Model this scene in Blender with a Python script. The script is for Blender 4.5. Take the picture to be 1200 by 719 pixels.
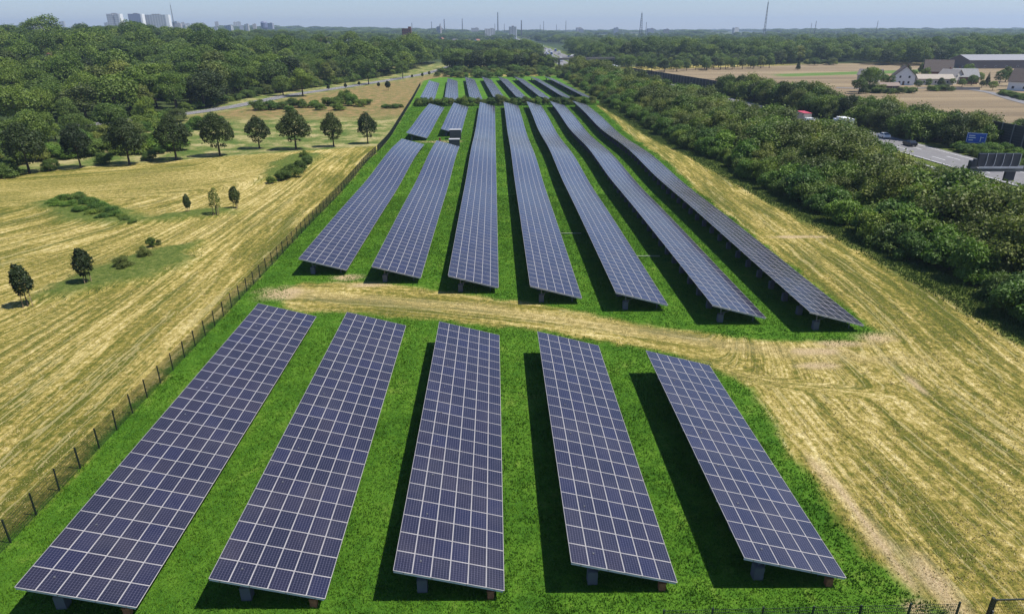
import bpy, math, random
import numpy as np
from mathutils import Vector, Matrix
R = math.radians
random.seed(7); rng = np.random.default_rng(7)
for o in list(bpy.data.objects): bpy.data.objects.remove(o)
SC = bpy.context.scene; COL = SC.collection

# ------------------------------------------------------------------ camera, sky, sun, exposure
CAM_H = 28.74
cp, sp, cy_, sy_ = math.cos(.39356), math.sin(.39356), math.cos(.0241), math.sin(.0241)
F = Vector((sy_*cp, cy_*cp, -sp)); Rt = Vector((cy_, -sy_, 0)); U = Rt.cross(F)
rr = -.00466
R2 = Rt*math.cos(rr) + U*math.sin(rr); U2 = -Rt*math.sin(rr) + U*math.cos(rr)
cam = bpy.data.cameras.new('camera'); camo = bpy.data.objects.new('camera', cam); COL.objects.link(camo)
cam.sensor_width = 36; cam.lens = 36*780/1200; cam.clip_start = .5; cam.clip_end = 30000
M = Matrix((R2, U2, -F)).transposed().to_4x4(); M.translation = (0, 0, CAM_H); camo.matrix_world = M
SC.camera = camo

SUN = Vector((1.33, -.27, 2.39)).normalized()
EL = math.asin(SUN.z); AZ = math.atan2(SUN.x, SUN.y)
w = bpy.data.worlds.new('World'); SC.world = w; w.use_nodes = True
nt = w.node_tree; nt.nodes.clear()
sky = nt.nodes.new('ShaderNodeTexSky'); sky.sky_type = 'NISHITA'; sky.sun_disc = False
sky.sun_elevation = EL; sky.sun_rotation = AZ; sky.altitude = 50; sky.air_density = 1.0; sky.dust_density = .15; sky.ozone_density = 4.0
bg = nt.nodes.new('ShaderNodeBackground'); bg.inputs['Strength'].default_value = .08
wo = nt.nodes.new('ShaderNodeOutputWorld')
tint = nt.nodes.new('ShaderNodeMix'); tint.data_type = 'RGBA'; tint.blend_type = 'MULTIPLY'; tint.inputs[0].default_value = 1; tint.inputs[7].default_value = (.90, .955, 1.16, 1)
nt.links.new(sky.outputs[0], tint.inputs[6]); nt.links.new(tint.outputs[2], bg.inputs[0]); nt.links.new(bg.outputs[0], wo.inputs[0])
sl = bpy.data.lights.new('sun', 'SUN'); sl.energy = 5.0; sl.angle = R(.53); sl.color = (1, .955, .88)
so = bpy.data.objects.new('sun', sl); COL.objects.link(so)
so.rotation_mode = 'QUATERNION'; so.rotation_quaternion = SUN.to_track_quat('Z', 'Y'); so.location = (60, -30, 120)
SC.view_settings.view_transform = 'Standard'; SC.view_settings.look = 'None'
SC.view_settings.exposure = 0.43; SC.view_settings.gamma = 1.0; SC.view_settings.use_curve_mapping = False
SC.cycles.volume_bounces = 0; SC.cycles.max_bounces = 5; SC.cycles.diffuse_bounces = 2; SC.cycles.transparent_max_bounces = 8

def G(u, v, z=0.0):                      # ground position of a point of the photograph, used for surveying only
    d = F + R2*((u-600)/780) - U2*((v-359.5)/780)
    t = (z-CAM_H)/d.z
    return d.x*t, d.y*t

def top(u, v, D):
    d = F+R2*((u-600)/780)-U2*((v-359.5)/780); return CAM_H+d.z/d.y*D
# ------------------------------------------------------------------ object helpers
def tag(o, label=None, cat=None, group=None, kind=None):
    if label: o['label'] = label
    if cat: o['category'] = cat
    if group: o['group'] = group
    if kind: o['kind'] = kind
    return o
def link(o, parent=None):
    COL.objects.link(o)
    if parent is not None: o.parent = parent
    return o
def empty(name, loc=(0, 0, 0), rz=0):
    o = bpy.data.objects.new(name, None); COL.objects.link(o); o.location = loc; o.rotation_euler = (0, 0, rz)
    o.empty_display_size = .2
    return o
def mesh_np(name, V, Fq, mats, uv=None, midx=None, attrs=None, smooth=False):
    """V (n,3), Fq (m,3|4) index array -> mesh"""
    me = bpy.data.meshes.new(name)
    V = np.asarray(V, np.float32); Fq = np.asarray(Fq, np.int32); k = Fq.shape[1]
    me.vertices.add(len(V)); me.vertices.foreach_set('co', V.ravel())
    me.loops.add(Fq.size); me.loops.foreach_set('vertex_index', Fq.ravel())
    me.polygons.add(len(Fq)); me.polygons.foreach_set('loop_start', np.arange(len(Fq), dtype=np.int32)*k)
    me.polygons.foreach_set('loop_total', np.full(len(Fq), k, np.int32))
    if midx is not None: me.polygons.foreach_set('material_index', np.asarray(midx, np.int32))
    if smooth: me.polygons.foreach_set('use_smooth', np.ones(len(Fq), bool))
    if uv is not None:
        l = me.uv_layers.new(name='UVMap'); l.data.foreach_set('uv', np.asarray(uv, np.float32).ravel())
    if attrs:
        for an, av in attrs.items():
            av = np.asarray(av, np.float32)
            if av.ndim == 1:
                a = me.attributes.new(an, 'FLOAT', 'POINT'); a.data.foreach_set('value', av)
            else:
                a = me.attributes.new(an, 'FLOAT_COLOR', 'POINT'); a.data.foreach_set('color', av.ravel())
    for m in (mats if isinstance(mats, (list, tuple)) else [mats]): me.materials.append(m)
    me.update(calc_edges=True); me.validate()
    return me
class MB:                                # collects boxes, prisms and tubes; build() links them as one object
    def __init__(s): s.v = []; s.f = []; s.mi = []; s.cur = 0
    def mat(s, i): s.cur = i; return s
    def add(s, vs, fs):
        b = len(s.v); s.v += [tuple(p) for p in vs]; s.f += [[b+i for i in f] for f in fs]; s.mi += [s.cur]*len(fs); return s
    def box(s, c, size, rz=0, M=None):
        hx, hy, hz = size[0]/2, size[1]/2, size[2]/2
        P = [Vector((x*hx, y*hy, z*hz)) for z in (-1, 1) for x, y in ((-1, -1), (1, -1), (1, 1), (-1, 1))]
        m = Matrix.Rotation(rz, 3, 'Z')
        P = [m@p+Vector(c) for p in P]
        if M is not None: P = [M@p for p in P]
        return s.add(P, [(0, 3, 2, 1), (4, 5, 6, 7), (0, 1, 5, 4), (1, 2, 6, 5), (2, 3, 7, 6), (3, 0, 4, 7)])
    def tube(s, pts, r, n=6, cap=True):
        pts = [Vector(p) for p in pts]; rs = r if isinstance(r, (list, tuple)) else [r]*len(pts)
        rings = []
        for i, p in enumerate(pts):
            d = (pts[min(i+1, len(pts)-1)]-pts[max(i-1, 0)]).normalized()
            a = d.cross(Vector((0, 0, 1)) if abs(d.z) < .9 else Vector((1, 0, 0))).normalized(); b = d.cross(a)
            rings.append([p+(a*math.cos(2*math.pi*k/n)+b*math.sin(2*math.pi*k/n))*rs[i] for k in range(n)])
        vs = [q for g in rings for q in g]; fs = []
        for i in range(len(pts)-1):
            for k in range(n): fs.append((i*n+k, i*n+(k+1) % n, (i+1)*n+(k+1) % n, (i+1)*n+k))
        if cap: fs += [tuple(range(n))[::-1], tuple((len(pts)-1)*n+k for k in range(n))]
        return s.add(vs, fs)
    def prism(s, poly, y0, y1):          # poly in (x, z), extruded along y
        n = len(poly); vs = [(x, y0, z) for x, z in poly]+[(x, y1, z) for x, z in poly]
        return s.add(vs, [tuple(range(n)), tuple(range(2*n-1, n-1, -1))]+[(i, i+n, (i+1) % n+n, (i+1) % n) for i in range(n)])
    def mesh(s, name, mats):
        me = bpy.data.meshes.new(name); me.from_pydata(s.v, [], s.f)
        for m in (mats if isinstance(mats, (list, tuple)) else [mats]): me.materials.append(m)
        me.polygons.foreach_set('material_index', s.mi); me.update(); return me
    def build(s, name, mats, parent=None, loc=(0, 0, 0)):
        o = bpy.data.objects.new(name, s.mesh(name, mats)); o.location = loc; return link(o, parent)
def inst(name, me, parent=None, loc=(0, 0, 0), rot=(0, 0, 0), sc=1):
    o = bpy.data.objects.new(name, me); o.location = loc; o.rotation_euler = rot
    o.scale = (sc, sc, sc) if not isinstance(sc, tuple) else sc
    return link(o, parent)
def copy_tree(o, parent=None):
    c = o.copy(); COL.objects.link(c); c.parent = parent
    for ch in o.children: copy_tree(ch, c)
    return c

# ------------------------------------------------------------------ materials
def newmat(name):
    m = bpy.data.materials.new(name); m.use_nodes = True; t = m.node_tree
    return m, t, t.nodes['Principled BSDF']
def N(t, typ, **kw):
    n = t.nodes.new(typ)
    for k, v in kw.items():
        if k.startswith('i_'):
            n.inputs[int(k[2:]) if k[2:].isdigit() else k[2:]].default_value = v
        else: setattr(n, k, v)
    return n
def ramp(t, src, stops, interp='LINEAR'):
    r = t.nodes.new('ShaderNodeValToRGB'); r.color_ramp.interpolation = interp; e = r.color_ramp.elements
    while len(e) < len(stops): e.new(.5)
    for i, (p, c) in enumerate(stops):
        e[i].position = p; e[i].color = (*c, 1) if len(c) == 3 else c
    t.links.new(src, r.inputs[0]); return r.outputs[0]
def mixc(t, fac, a, b, bt='MIX'):
    m = t.nodes.new('ShaderNodeMix'); m.data_type = 'RGBA'; m.blend_type = bt
    for s, v in ((m.inputs[0], fac), (m.inputs[6], a), (m.inputs[7], b)):
        if hasattr(v, 'node'): t.links.new(v, s)
        elif isinstance(v, (int, float)): s.default_value = v
        else: s.default_value = (*v, 1)
    return m.outputs[2]
def math_(t, op, a, b=0., c=0., clamp=False):
    m = t.nodes.new('ShaderNodeMath'); m.operation = op; m.use_clamp = clamp
    for i, v in enumerate((a, b, c)):
        if hasattr(v, 'node'): t.links.new(v, m.inputs[i])
        else: m.inputs[i].default_value = v
    return m.outputs[0]
def noise(t, vec, scale, detail=3, rough=.55, out=0):
    n = N(t, 'ShaderNodeTexNoise'); n.inputs['Scale'].default_value = scale; n.inputs['Detail'].default_value = detail
    n.inputs['Roughness'].default_value = rough
    if vec is not None: t.links.new(vec, n.inputs['Vector'])
    return n.outputs[out]
def plain(name, col, rough=.6, metal=0, var=.12, scale=1.5):
    m, t, b = newmat(name)
    g = N(t, 'ShaderNodeNewGeometry')
    n = noise(t, g.outputs['Position'], scale, 4)
    c = ramp(t, n, [(.3, tuple(x*(1-var) for x in col)), (.7, tuple(min(1, x*(1+var)) for x in col))])
    t.links.new(c, b.inputs['Base Color']); b.inputs['Roughness'].default_value = rough; b.inputs['Metallic'].default_value = metal
    return m
MT = {}
def mat(name, *a, **k):
    if name not in MT: MT[name] = plain(name, *a, **k)
    return MT[name]
alu = mat('aluminium', (.55, .55, .57), .45, .0, .05)
steel = mat('galvanised_steel', (.16, .165, .17), .5, .3)
conc = mat('concrete', (.2, .2, .2), .85); foot_m = mat('footing_concrete', (.11, .115, .12), .9)
fence_m = mat('dark_green_coating', (.008, .017, .012), .6)
white = mat('white_render', (.75, .75, .73), .8, 0, .04)
glassm = mat('dark_glass', (.02, .025, .03), .1)
tyre = mat('tyre_rubber', (.012, .012, .012), .8)

def solar_mat():
    m, t, b = newmat('solar_glass')
    uv = N(t, 'ShaderNodeUVMap'); uv.uv_map = 'UVMap'
    sep = N(t, 'ShaderNodeSeparateXYZ'); t.links.new(uv.outputs[0], sep.inputs[0])
    u = math_(t, 'MODULO', sep.outputs[0], 2.0); v = sep.outputs[1]
    # cells: six across (v 0..1), nine along
    cu = math_(t, 'FRACT', math_(t, 'MULTIPLY', u, 9/1.405)); cv = math_(t, 'FRACT', math_(t, 'MULTIPLY', v, 6/.94))
    au = math_(t, 'ABSOLUTE', math_(t, 'SUBTRACT', cu, .5)); av = math_(t, 'ABSOLUTE', math_(t, 'SUBTRACT', cv, .5))
    gapv = math_(t, 'GREATER_THAN', av, .458); gap = math_(t, 'GREATER_THAN', au, .472)
    corner = math_(t, 'GREATER_THAN', math_(t, 'ADD', au, av), .87)
    gap = math_(t, 'MAXIMUM', gap, corner)
    bus = math_(t, 'LESS_THAN', math_(t, 'ABSOLUTE', math_(t, 'SUBTRACT', av, .2)), .022)
    pid = math_(t, 'FLOOR', math_(t, 'MULTIPLY', sep.outputs[0], .5))
    wn = N(t, 'ShaderNodeTexWhiteNoise', noise_dimensions='1D'); t.links.new(pid, wn.inputs['W'])
    oi = N(t, 'ShaderNodeObjectInfo')
    rnd = math_(t, 'FRACT', math_(t, 'ADD', wn.outputs[0], math_(t, 'MULTIPLY', oi.outputs['Random'], 1.7)))
    cell = ramp(t, rnd, [(0, (.008, .008, .018)), (.35, (.009, .009, .022)), (.6, (.012, .010, .020)), (.9, (.009, .010, .032)), (1, (.014, .011, .020))])
    c = mixc(t, math_(t, 'MULTIPLY', bus, .12), cell, (.22, .22, .27))
    c = mixc(t, math_(t, 'MULTIPLY', gap, .8), c, (.09, .09, .14)); c = mixc(t, math_(t, 'MULTIPLY', gapv, .85), c, (.13, .12, .165))
    g = N(t, 'ShaderNodeNewGeometry')
    dirt = ramp(t, noise(t, g.outputs['Position'], .35, 5), [(.45, (0, 0, 0)), (.8, (1, 1, 1))])
    c = mixc(t, math_(t, 'ADD', math_(t, 'MULTIPLY', dirt, .05), .008), c, (.34, .30, .28))
    t.links.new(c, b.inputs['Base Color'])
    r = math_(t, 'ADD', .17, math_(t, 'MULTIPLY', dirt, .1)); t.links.new(r, b.inputs['Roughness'])
    b.inputs['IOR'].default_value = 1.95; b.inputs['Specular Tint'].default_value = (1, .88, .82, 1)
    b.inputs['Sheen Weight'].default_value = .62; b.inputs['Sheen Roughness'].default_value = .12; b.inputs['Sheen Tint'].default_value = (1, .87, .84, 1)
    return m
solar_glass = solar_mat()
frame_m = mat('panel_frame', (.34, .325, .32), .55, .0, .04)

def leaf_mat(name, dark, light, hue=(.0, .0, .0)):
    m, t, b = newmat(name)
    a = N(t, 'ShaderNodeAttribute'); a.attribute_name = 'rnd'
    oi = N(t, 'ShaderNodeObjectInfo')
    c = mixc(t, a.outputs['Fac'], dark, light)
    k = ramp(t, oi.outputs['Random'], [(0, (.55, .64, .60)), (.2, (.95, 1.0, .8)), (.4, (.74, .84, .85)), (.6, (1.35, 1.3, .9)), (.8, (.95, 1.05, .9)), (1, (1.55, 1.45, 1.0))])
    c = mixc(t, 1., c, k, 'MULTIPLY')
    t.links.new(c, b.inputs['Base Color']); b.inputs['Roughness'].default_value = .55
    b.inputs['Specular IOR Level'].default_value = .25
    tr = N(t, 'ShaderNodeBsdfTranslucent'); t.links.new(mixc(t, 1., c, (1.2, 1.5, .5), 'MULTIPLY'), tr.inputs[0])
    mx = N(t, 'ShaderNodeMixShader'); mx.inputs[0].default_value = .22
    t.links.new(b.outputs[0], mx.inputs[1]); t.links.new(tr.outputs[0], mx.inputs[2])
    t.links.new(mx.outputs[0], t.nodes['Material Output'].inputs[0])
    return m
L_wood = leaf_mat('wood_leaves', (.036, .066, .013), (.135, .185, .036))
L_dark = leaf_mat('dark_leaves', (.019, .032, .011), (.054, .073, .022))
L_shrub = leaf_mat('shrub_leaves', (.040, .070, .014), (.140, .190, .040))
L_olive = leaf_mat('olive_leaves', (.046, .062, .015), (.160, .182, .052))
L_bright = leaf_mat('bright_leaves', (.042, .090, .016), (.130, .205, .038))
bark = mat('bark', (.055, .042, .03), .9)
# ------------------------------------------------------------------ terrain
def sst(x, a, b):
    t = np.clip((np.asarray(x, float)-a)/(b-a), 0, 1); return t*t*(3-2*t)
ROADL = [(-230, 150), (-150, 215), (-118, 260), (-108.3, 286.6), (-100, 340.5), (-84, 386), (-68, 438), (-50, 506), (-40, 586), (-30, 700)]
_ry = np.array([p[1] for p in ROADL]); _rx = np.array([p[0] for p in ROADL])
MWAY = [(102, -40), (101, 60), (99.5, 200), (93, 300), (72, 600), (78, 1050), (80, 1600), (60, 2500), (20, 4000)]
_my = np.array([p[1] for p in MWAY]); _mx = np.array([p[0] for p in MWAY])
def mway_x(y): return np.interp(y, _my, _mx)
def H(x, y):
    x = np.asarray(x, float); y = np.asarray(y, float)
    inn = 1-sst(np.abs(x-5), 60, 95)
    z = -.75*np.exp(-((y-205)/26)**2)*inn-.25*np.exp(-((y-128)/16)**2)*inn + .35*np.exp(-((y-160)/18)**2)*inn
    lx = np.interp(y, _ry, _rx)-x-10                      # beyond the road on the left the land rises
    z = z+4.*sst(lx, 0, 110)*sst(y, 200, 330)*(1-.5*sst(y, 1200, 2500))
    z = z+9.*sst(lx, 110, 320)*sst(y, 250, 450)*(1-.5*sst(y, 1200, 2500))
    ff = sst(y, 1500, 3600); z = z+ff*(12+24*sst(-x, 0, 1600)*(1-sst(-x, 6000, 9000)*.3))
    z = z+1.5*sst(x, 330, 600)*sst(y, 500, 800)*(1-sst(y, 1500, 2500))
    return z
def hz(x, y): return float(H(x, y))

def vnoise(x, y, s, seed=0):             # smooth value noise
    g = np.random.default_rng(seed).random((256, 256)); x = np.asarray(x)/s; y = np.asarray(y)/s
    xi = np.floor(x).astype(int); yi = np.floor(y).astype(int); fx = x-xi; fy = y-yi
    fx = fx*fx*(3-2*fx); fy = fy*fy*(3-2*fy)
    a = g[xi % 256, yi % 256]; b = g[(xi+1) % 256, yi % 256]; c = g[xi % 256, (yi+1) % 256]; d = g[(xi+1) % 256, (yi+1) % 256]
    return (a*(1-fx)+b*fx)*(1-fy)+(c*(1-fx)+d*fx)*fy
def sdf(x, y, poly):                     # signed distance, positive inside
    P = np.array(poly, float); d = np.full(x.shape, 1e9); ins = np.zeros(x.shape, bool)
    for i in range(len(P)):
        a = P[i]; b = P[(i+1) % len(P)]; e = b-a
        t = np.clip(((x-a[0])*e[0]+(y-a[1])*e[1])/(e@e+1e-9), 0, 1)
        d = np.minimum(d, np.hypot(x-a[0]-t*e[0], y-a[1]-t*e[1]))
        if a[1] != b[1]:
            c = ((a[1] > y) != (b[1] > y)) & (x < (b[0]-a[0])*(y-a[1])/(b[1]-a[1])+a[0]); ins ^= c
    return np.where(ins, d, -d)
def axis(segs):
    out = [segs[0][0]]
    for a, b, st in segs:
        n = max(1, int(round((b-a)/st))); out += list(np.linspace(a, b, n+1)[1:])
    return np.array(out)
XS = axis([(-9500, -5000, 1500), (-5000, -1500, 250), (-1500, -500, 40), (-500, -140, 6), (-140, -75, 1.2), (-75, 62, .5), (62, 130, 1.2), (130, 500, 6), (500, 1500, 40), (1500, 5000, 250), (5000, 9500, 1500)])
YS = axis([(-600, -60, 60), (-60, 10, 5), (10, 110, .5), (110, 200, .9), (200, 320, 1.6), (320, 620, 4), (620, 1500, 20), (1500, 5000, 150), (5000, 9500, 900)])
X, Y = np.meshgrid(XS, YS); x = X.ravel(); y = Y.ravel(); z = H(x, y)
LUSH_FRONT = [(-30.5, -10), (-30.5, 77), (-26, 77.5), (-24, 70), (-20, 68.4), (-7.7, 66.3), (5, 62.4), (14.7, 58), (20.0, 54.6), (21.6, 50), (22, 46.5), (21.6, 36.6), (21.4, 30.5), (22.8, 27.4), (25, 24.5), (24, 18), (24, -10)]
LUSH_BACK = [(-30.5, 70), (-30.5, 172), (-33, 242), (-38, 330), (-44, 440), (-36, 470), (42, 478), (44, 330), (46, 300), (42, 283), (41.0, 200), (39.4, 125), (38.9, 90), (39.0, 64), (39.8, 60.5), (35.4, 58.6), (30, 58.9), (23.9, 60.4), (16, 63.6), (10.9, 66.3), (4, 70), (-2.3, 73.1), (-10, 76), (-17.2, 78.2), (-24, 77.6), (-27, 73)]
nz = (vnoise(x, y, 3.1, 1)-.5)*.9+(vnoise(x, y, 1.0, 2)-.5)*.8
lush = np.maximum(sdf(x, y, LUSH_FRONT), sdf(x, y, LUSH_BACK))
lush = sst(lush+nz, -.5, .7)
# strip along the hedge, mown less, and rough grass beside the motorway
hl = np.interp(y, [0, 61, 75, 96, 125, 156, 215, 304, 487, 520], [54.2, 54.5, 54.3, 53.4, 52, 50, 48.2, 45.4, 43.5, 43])
verge = sst(x-hl+nz*1.2+3.2, -.6, .8)*(1-sst(x, 128, 140))
# left field: green hummocks
humps = np.zeros_like(x)
for poly in ([(-84, 121), (-79, 127), (-72, 122), (-62, 114), (-54, 108), (-62, 105.5), (-72, 109)], [(-55, 72), (-50, 73.5), (-43, 80), (-41, 88), (-44, 96), (-50, 92), (-54, 82)], [(-49, 138), (-52, 158), (-50, 173), (-43, 172), (-42, 158), (-45, 145)], [(-60, 106), (-44, 112), (-46, 118), (-56, 113)]):
    humps = np.maximum(humps, sst(sdf(x, y, poly)+nz*2, -1.5, 1.8))
z = z+.5*humps*sst(-x, 30, 40)
far_edge = np.interp(x, [-400, -108, -95, -69.5, -45, -34.9], [90, 148.5, 157, 167.7, 180, 186])
meadow = sst(y-far_edge+nz, -1, 1.2)*sst(-x, 30, 31.5)*(1-sst(x, -30, 0))
weeds = meadow*sst(y+nz*6, 235, 262)*sst(x-np.interp(y, _ry, _rx), 2, 14)
straw_field = sst(-(np.abs(x-45)-6.5)+nz, -.4, .4)*0
# tone of straw/olive by broad zones
bare = np.zeros_like(x)
for bx, by, ra, rb in ((-25.5, 74.5, 3.0, 2.4), (-19, 79.6, 2.2, 1.0), (-15.5, 76.8, 2.5, .8), (34, 58.6, 3.2, .8), (38, 60, 2.2, 1.5), (29.5, 54, 2.2, .6), (23.0, 33, .5, 6), (24.4, 27.8, .9, 2.6), (22.7, 39, .35, 3), (22.4, 26.4, .7, .5), (31, 57, 3, .8), (-16, 195, 6, 2.5), (36.5, 50, .5, 1.8), (45.5, 95, 5.5, .7)):
    q = np.sqrt(((x-bx)/ra)**2+((y-by)/rb)**2); bare = np.maximum(bare, sst(1.35-q+nz*.55, 0, 1.0))
bare = np.maximum(bare, .28*sst(-(np.abs(y-np.interp(x, [-24, -17, -2, 10, 24, 36], [74, 72.5, 69, 64.2, 58, 55.0]))-1.2)+nz, -1, 1)*sst(x, -28, -22)*(1-sst(x, 34, 44)))
beyond = sst(x, 118, 128)+sst(y, 470, 520)*sst(x, 100, 110)
tan = np.zeros_like(x)
T1 = [(116, 150), (114, 330), (108, 470), (112, 530), (150, 560), (250, 600), (330, 640), (560, 640), (560, 200), (300, 100), (160, 100)]
tan = np.maximum(tan, sst(sdf(x, y, T1)+nz*3, -2, 3))
tan = np.maximum(tan, sst(sdf(x, y, [(-380, 100), (-380, 140), (-110, 146), (-106, 120), (-120, 90)])+nz, -2, 3)*0)
greenstrip = sst(sdf(x, y, [(190, 455), (330, 500), (330, 528), (190, 480)])+nz*2, -2, 2)
far_n = vnoise(x, y, 260, 5)
far = np.clip(sst(np.hypot(x, y-100), 520, 640)+sst(-x, 115, 125)*sst(y, 140, 180), 0, 1)*(1-tan)
# stripe coordinates of the mown rows
k1 = sst(-x, 37, 60); k2 = sst(y-(x+108)*.42, 108, 140)*sst(-x, 45, 70)
n1 = x*.912-y*.41; n2 = -x*.45+y*.89
scn = (x*(1-k1)+n1*k1)*(1-k2)+n2*k2
al = (y*(1-k1)+(x*.41+y*.912)*k1)*(1-k2)+(x*.89+y*.45)*k2
rk = sst(x, 22, 30)
bend = 2.2*np.exp(-((y-50)/14)**2)*rk
scn = scn+bend-rk*.035*(y-60)
trk = sst(-np.abs(y-np.interp(x, [-27, -17, -2, 10, 24, 36], [76, 73.5, 69.8, 64.6, 57.5, 54.0]))+7.5, 0, 2.5)*(1-sst(x, 20, 36))*sst(x, -29, -26)
scn = scn*(1-trk)+(y+.33*x+.004*x*x)*trk; al = al*(1-trk)+(x*.95)*trk
idx = np.arange(len(XS)*len(YS)).reshape(len(YS), len(XS))
Fq = np.stack([idx[:-1, :-1], idx[:-1, 1:], idx[1:, 1:], idx[1:, :-1]], -1).reshape(-1, 4)
one = np.ones_like(x)
m1 = np.stack([lush, np.clip(humps+verge*(1-beyond), 0, 1), bare, one], -1)
m2 = np.stack([meadow, weeds, tan, one], -1)
oliv = np.clip(sst(x, 30, 36)*sst(y, 58, 80)*(1-tan)*(1-sst(x, 70, 80))+.8*sst(x, -42, -33)*sst(-x, 25, 30)+.5*sst(-x, 55, 80)*sst(y, 80, 100)+.7*np.exp(-((y-60+.3*x)/8)**2)*sst(x, -24, -15)*(1-sst(x, 20, 30)), 0, 1)
m3 = np.stack([far, np.clip(np.where(tan > .3, greenstrip, oliv), 0, 1), far_n, one], -1)

def ground_mat():
    m, t, b = newmat('ground_cover')
    g = N(t, 'ShaderNodeNewGeometry'); P = g.outputs['Position']
    def attr(n):
        a = N(t, 'ShaderNodeAttribute'); a.attribute_name = n; return a
    A1, A2, A3 = attr('m1'), attr('m2'), attr('m3'); S, Lo = attr('sc'), attr('sl')
    def sep(a):
        s = N(t, 'ShaderNodeSeparateColor'); t.links.new(a.outputs['Color'], s.inputs[0]); return s.outputs
    q1, q2, q3 = sep(A1), sep(A2), sep(A3)
    cmb = N(t, 'ShaderNodeCombineXYZ'); t.links.new(S.outputs['Fac'], cmb.inputs[0])
    t.links.new(math_(t, 'MULTIPLY', Lo.outputs['Fac'], .07), cmb.inputs[1])
    warp = N(t, 'ShaderNodeVectorMath', operation='ADD'); t.links.new(cmb.outputs[0], warp.inputs[0])
    wv = N(t, 'ShaderNodeVectorMath', operation='SCALE'); wv.inputs['Scale'].default_value = .5
    sub = N(t, 'ShaderNodeVectorMath', operation='SUBTRACT'); sub.inputs[1].default_value = (.5, .5, .5)
    t.links.new(noise(t, P, .25, 3, out=1), sub.inputs[0]); t.links.new(sub.outputs[0], wv.inputs[0]); t.links.new(wv.outputs[0], warp.inputs[1])
    st1 = noise(t, warp.outputs[0], .55, 5, .62)            # broad rows
    st2 = noise(t, warp.outputs[0], 2.3, 4, .6)             # fine lines of cut straw
    clump = noise(t, P, 1.6, 6, .68)
    fine = noise(t, P, 7., 4, .7)
    broad = noise(t, P, .05, 4, .5)
    v = math_(t, 'ADD', math_(t, 'MULTIPLY', st1, 1.1), math_(t, 'MULTIPLY', st2, .55))
    v = math_(t, 'ADD', v, math_(t, 'MULTIPLY', clump, .95))
    v = math_(t, 'ADD', v, math_(t, 'MULTIPLY', broad, .45))
    v = math_(t, 'SUBTRACT', v, math_(t, 'ADD', 1.02, math_(t, 'MULTIPLY', q3[1], .075)))                        # about .47 mean
    straw = ramp(t, v, [(.30, (.095, .108, .018)), (.42, (.165, .155, .030)), (.50, (.255, .212, .050)), (.57, (.360, .288, .086)), (.66, (.49, .395, .150)), (.78, (.64, .54, .27))])
    cm2 = N(t, 'ShaderNodeCombineXYZ'); t.links.new(S.outputs['Fac'], cm2.inputs[0]); t.links.new(math_(t, 'MULTIPLY', Lo.outputs['Fac'], .03), cm2.inputs[1])
    wa2 = N(t, 'ShaderNodeVectorMath', operation='ADD'); t.links.new(cm2.outputs[0], wa2.inputs[0]); t.links.new(wv.outputs[0], wa2.inputs[1])
    rid = math_(t, 'ABSOLUTE', math_(t, 'SUBTRACT', noise(t, wa2.outputs[0], .62, 2, .5), .5))
    rid = math_(t, 'MULTIPLY', math_(t, 'LESS_THAN', math_(t, 'ADD', rid, math_(t, 'MULTIPLY', fine, .024)), .022), .38)
    straw = mixc(t, rid, straw, (.60, .50, .25))
    fl = ramp(t, fine, [(.32, (.50, .50, .42)), (.46, (.92, .92, .88)), (.56, (1.1, 1.1, 1.05)), (.68, (1.55, 1.5, 1.4))])
    straw = mixc(t, .8, straw, fl, 'MULTIPLY')
    # lush lawn
    gv = math_(t, 'ADD', math_(t, 'MULTIPLY', noise(t, P, .9, 5, .65), .6), math_(t, 'MULTIPLY', noise(t, P, .16, 4), .55))
    lawn = ramp(t, gv, [(.34, (.026, .078, .007)), (.50, (.052, .140, .011)), (.64, (.085, .190, .016)), (.78, (.15, .23, .035))])
    gl = ramp(t, noise(t, P, 5.5, 4, .75), [(.3, (.5, .55, .5)), (.5, (.97, .97, .95)), (.7, (1.4, 1.35, 1.3))])
    lawn = mixc(t, .85, lawn, gl, 'MULTIPLY')
    rough = ramp(t, clump, [(.3, (.045, .075, .012)), (.5, (.095, .130, .025)), (.7, (.19, .20, .055))])
    rough = mixc(t, .7, rough, gl, 'MULTIPLY')
    bare_c = ramp(t, fine, [(.3, (.24, .17, .09)), (.5, (.44, .33, .18)), (.7, (.66, .54, .33))])
    mead = ramp(t, math_(t, 'ADD', math_(t, 'MULTIPLY', noise(t, P, .12, 5, .7), .7), math_(t, 'MULTIPLY', clump, .3)), [(.40, (.06, .11, .02)), (.49, (.13, .16, .04)), (.57, (.32, .28, .12)), (.7, (.44, .38, .21))])
    weed = ramp(t, noise(t, P, .3, 5, .7), [(.35, (.09, .12, .03)), (.5, (.20, .16, .06)), (.62, (.30, .19, .09)), (.75, (.36, .26, .13))])
    cmt = N(t, 'ShaderNodeMapping'); cmt.inputs['Scale'].default_value = (.004, .06, 1); cmt.inputs['Rotation'].default_value = (0, 0, .25); t.links.new(P, cmt.inputs[0])
    tan_c = ramp(t, noise(t, cmt.outputs[0], 1., 4, .6), [(.35, (.155, .120, .075)), (.5, (.225, .172, .105)), (.65, (.285, .225, .135))])
    farc = ramp(t, q3[2], [(.30, (.030, .050, .018)), (.55, (.045, .070, .022)), (.68, (.10, .12, .04)), (.8, (.30, .26, .14))])
    farc = mixc(t, math_(t, 'MULTIPLY', noise(t, P, .02, 4), .6), farc, (.04, .06, .02))
    c = mixc(t, q2[0], straw, mead)
    c = mixc(t, q2[1], c, weed)
    c = mixc(t, q2[2], c, tan_c)
    c = mixc(t, q3[0], c, farc)
    c = mixc(t, math_(t, 'MULTIPLY', q3[1], q2[3] if False else q2[2]), c, (.10, .17, .04))
    c = mixc(t, q1[1], c, rough)
    c = mixc(t, q1[0], c, lawn)
    c = mixc(t, q1[2], c, bare_c)
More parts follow.
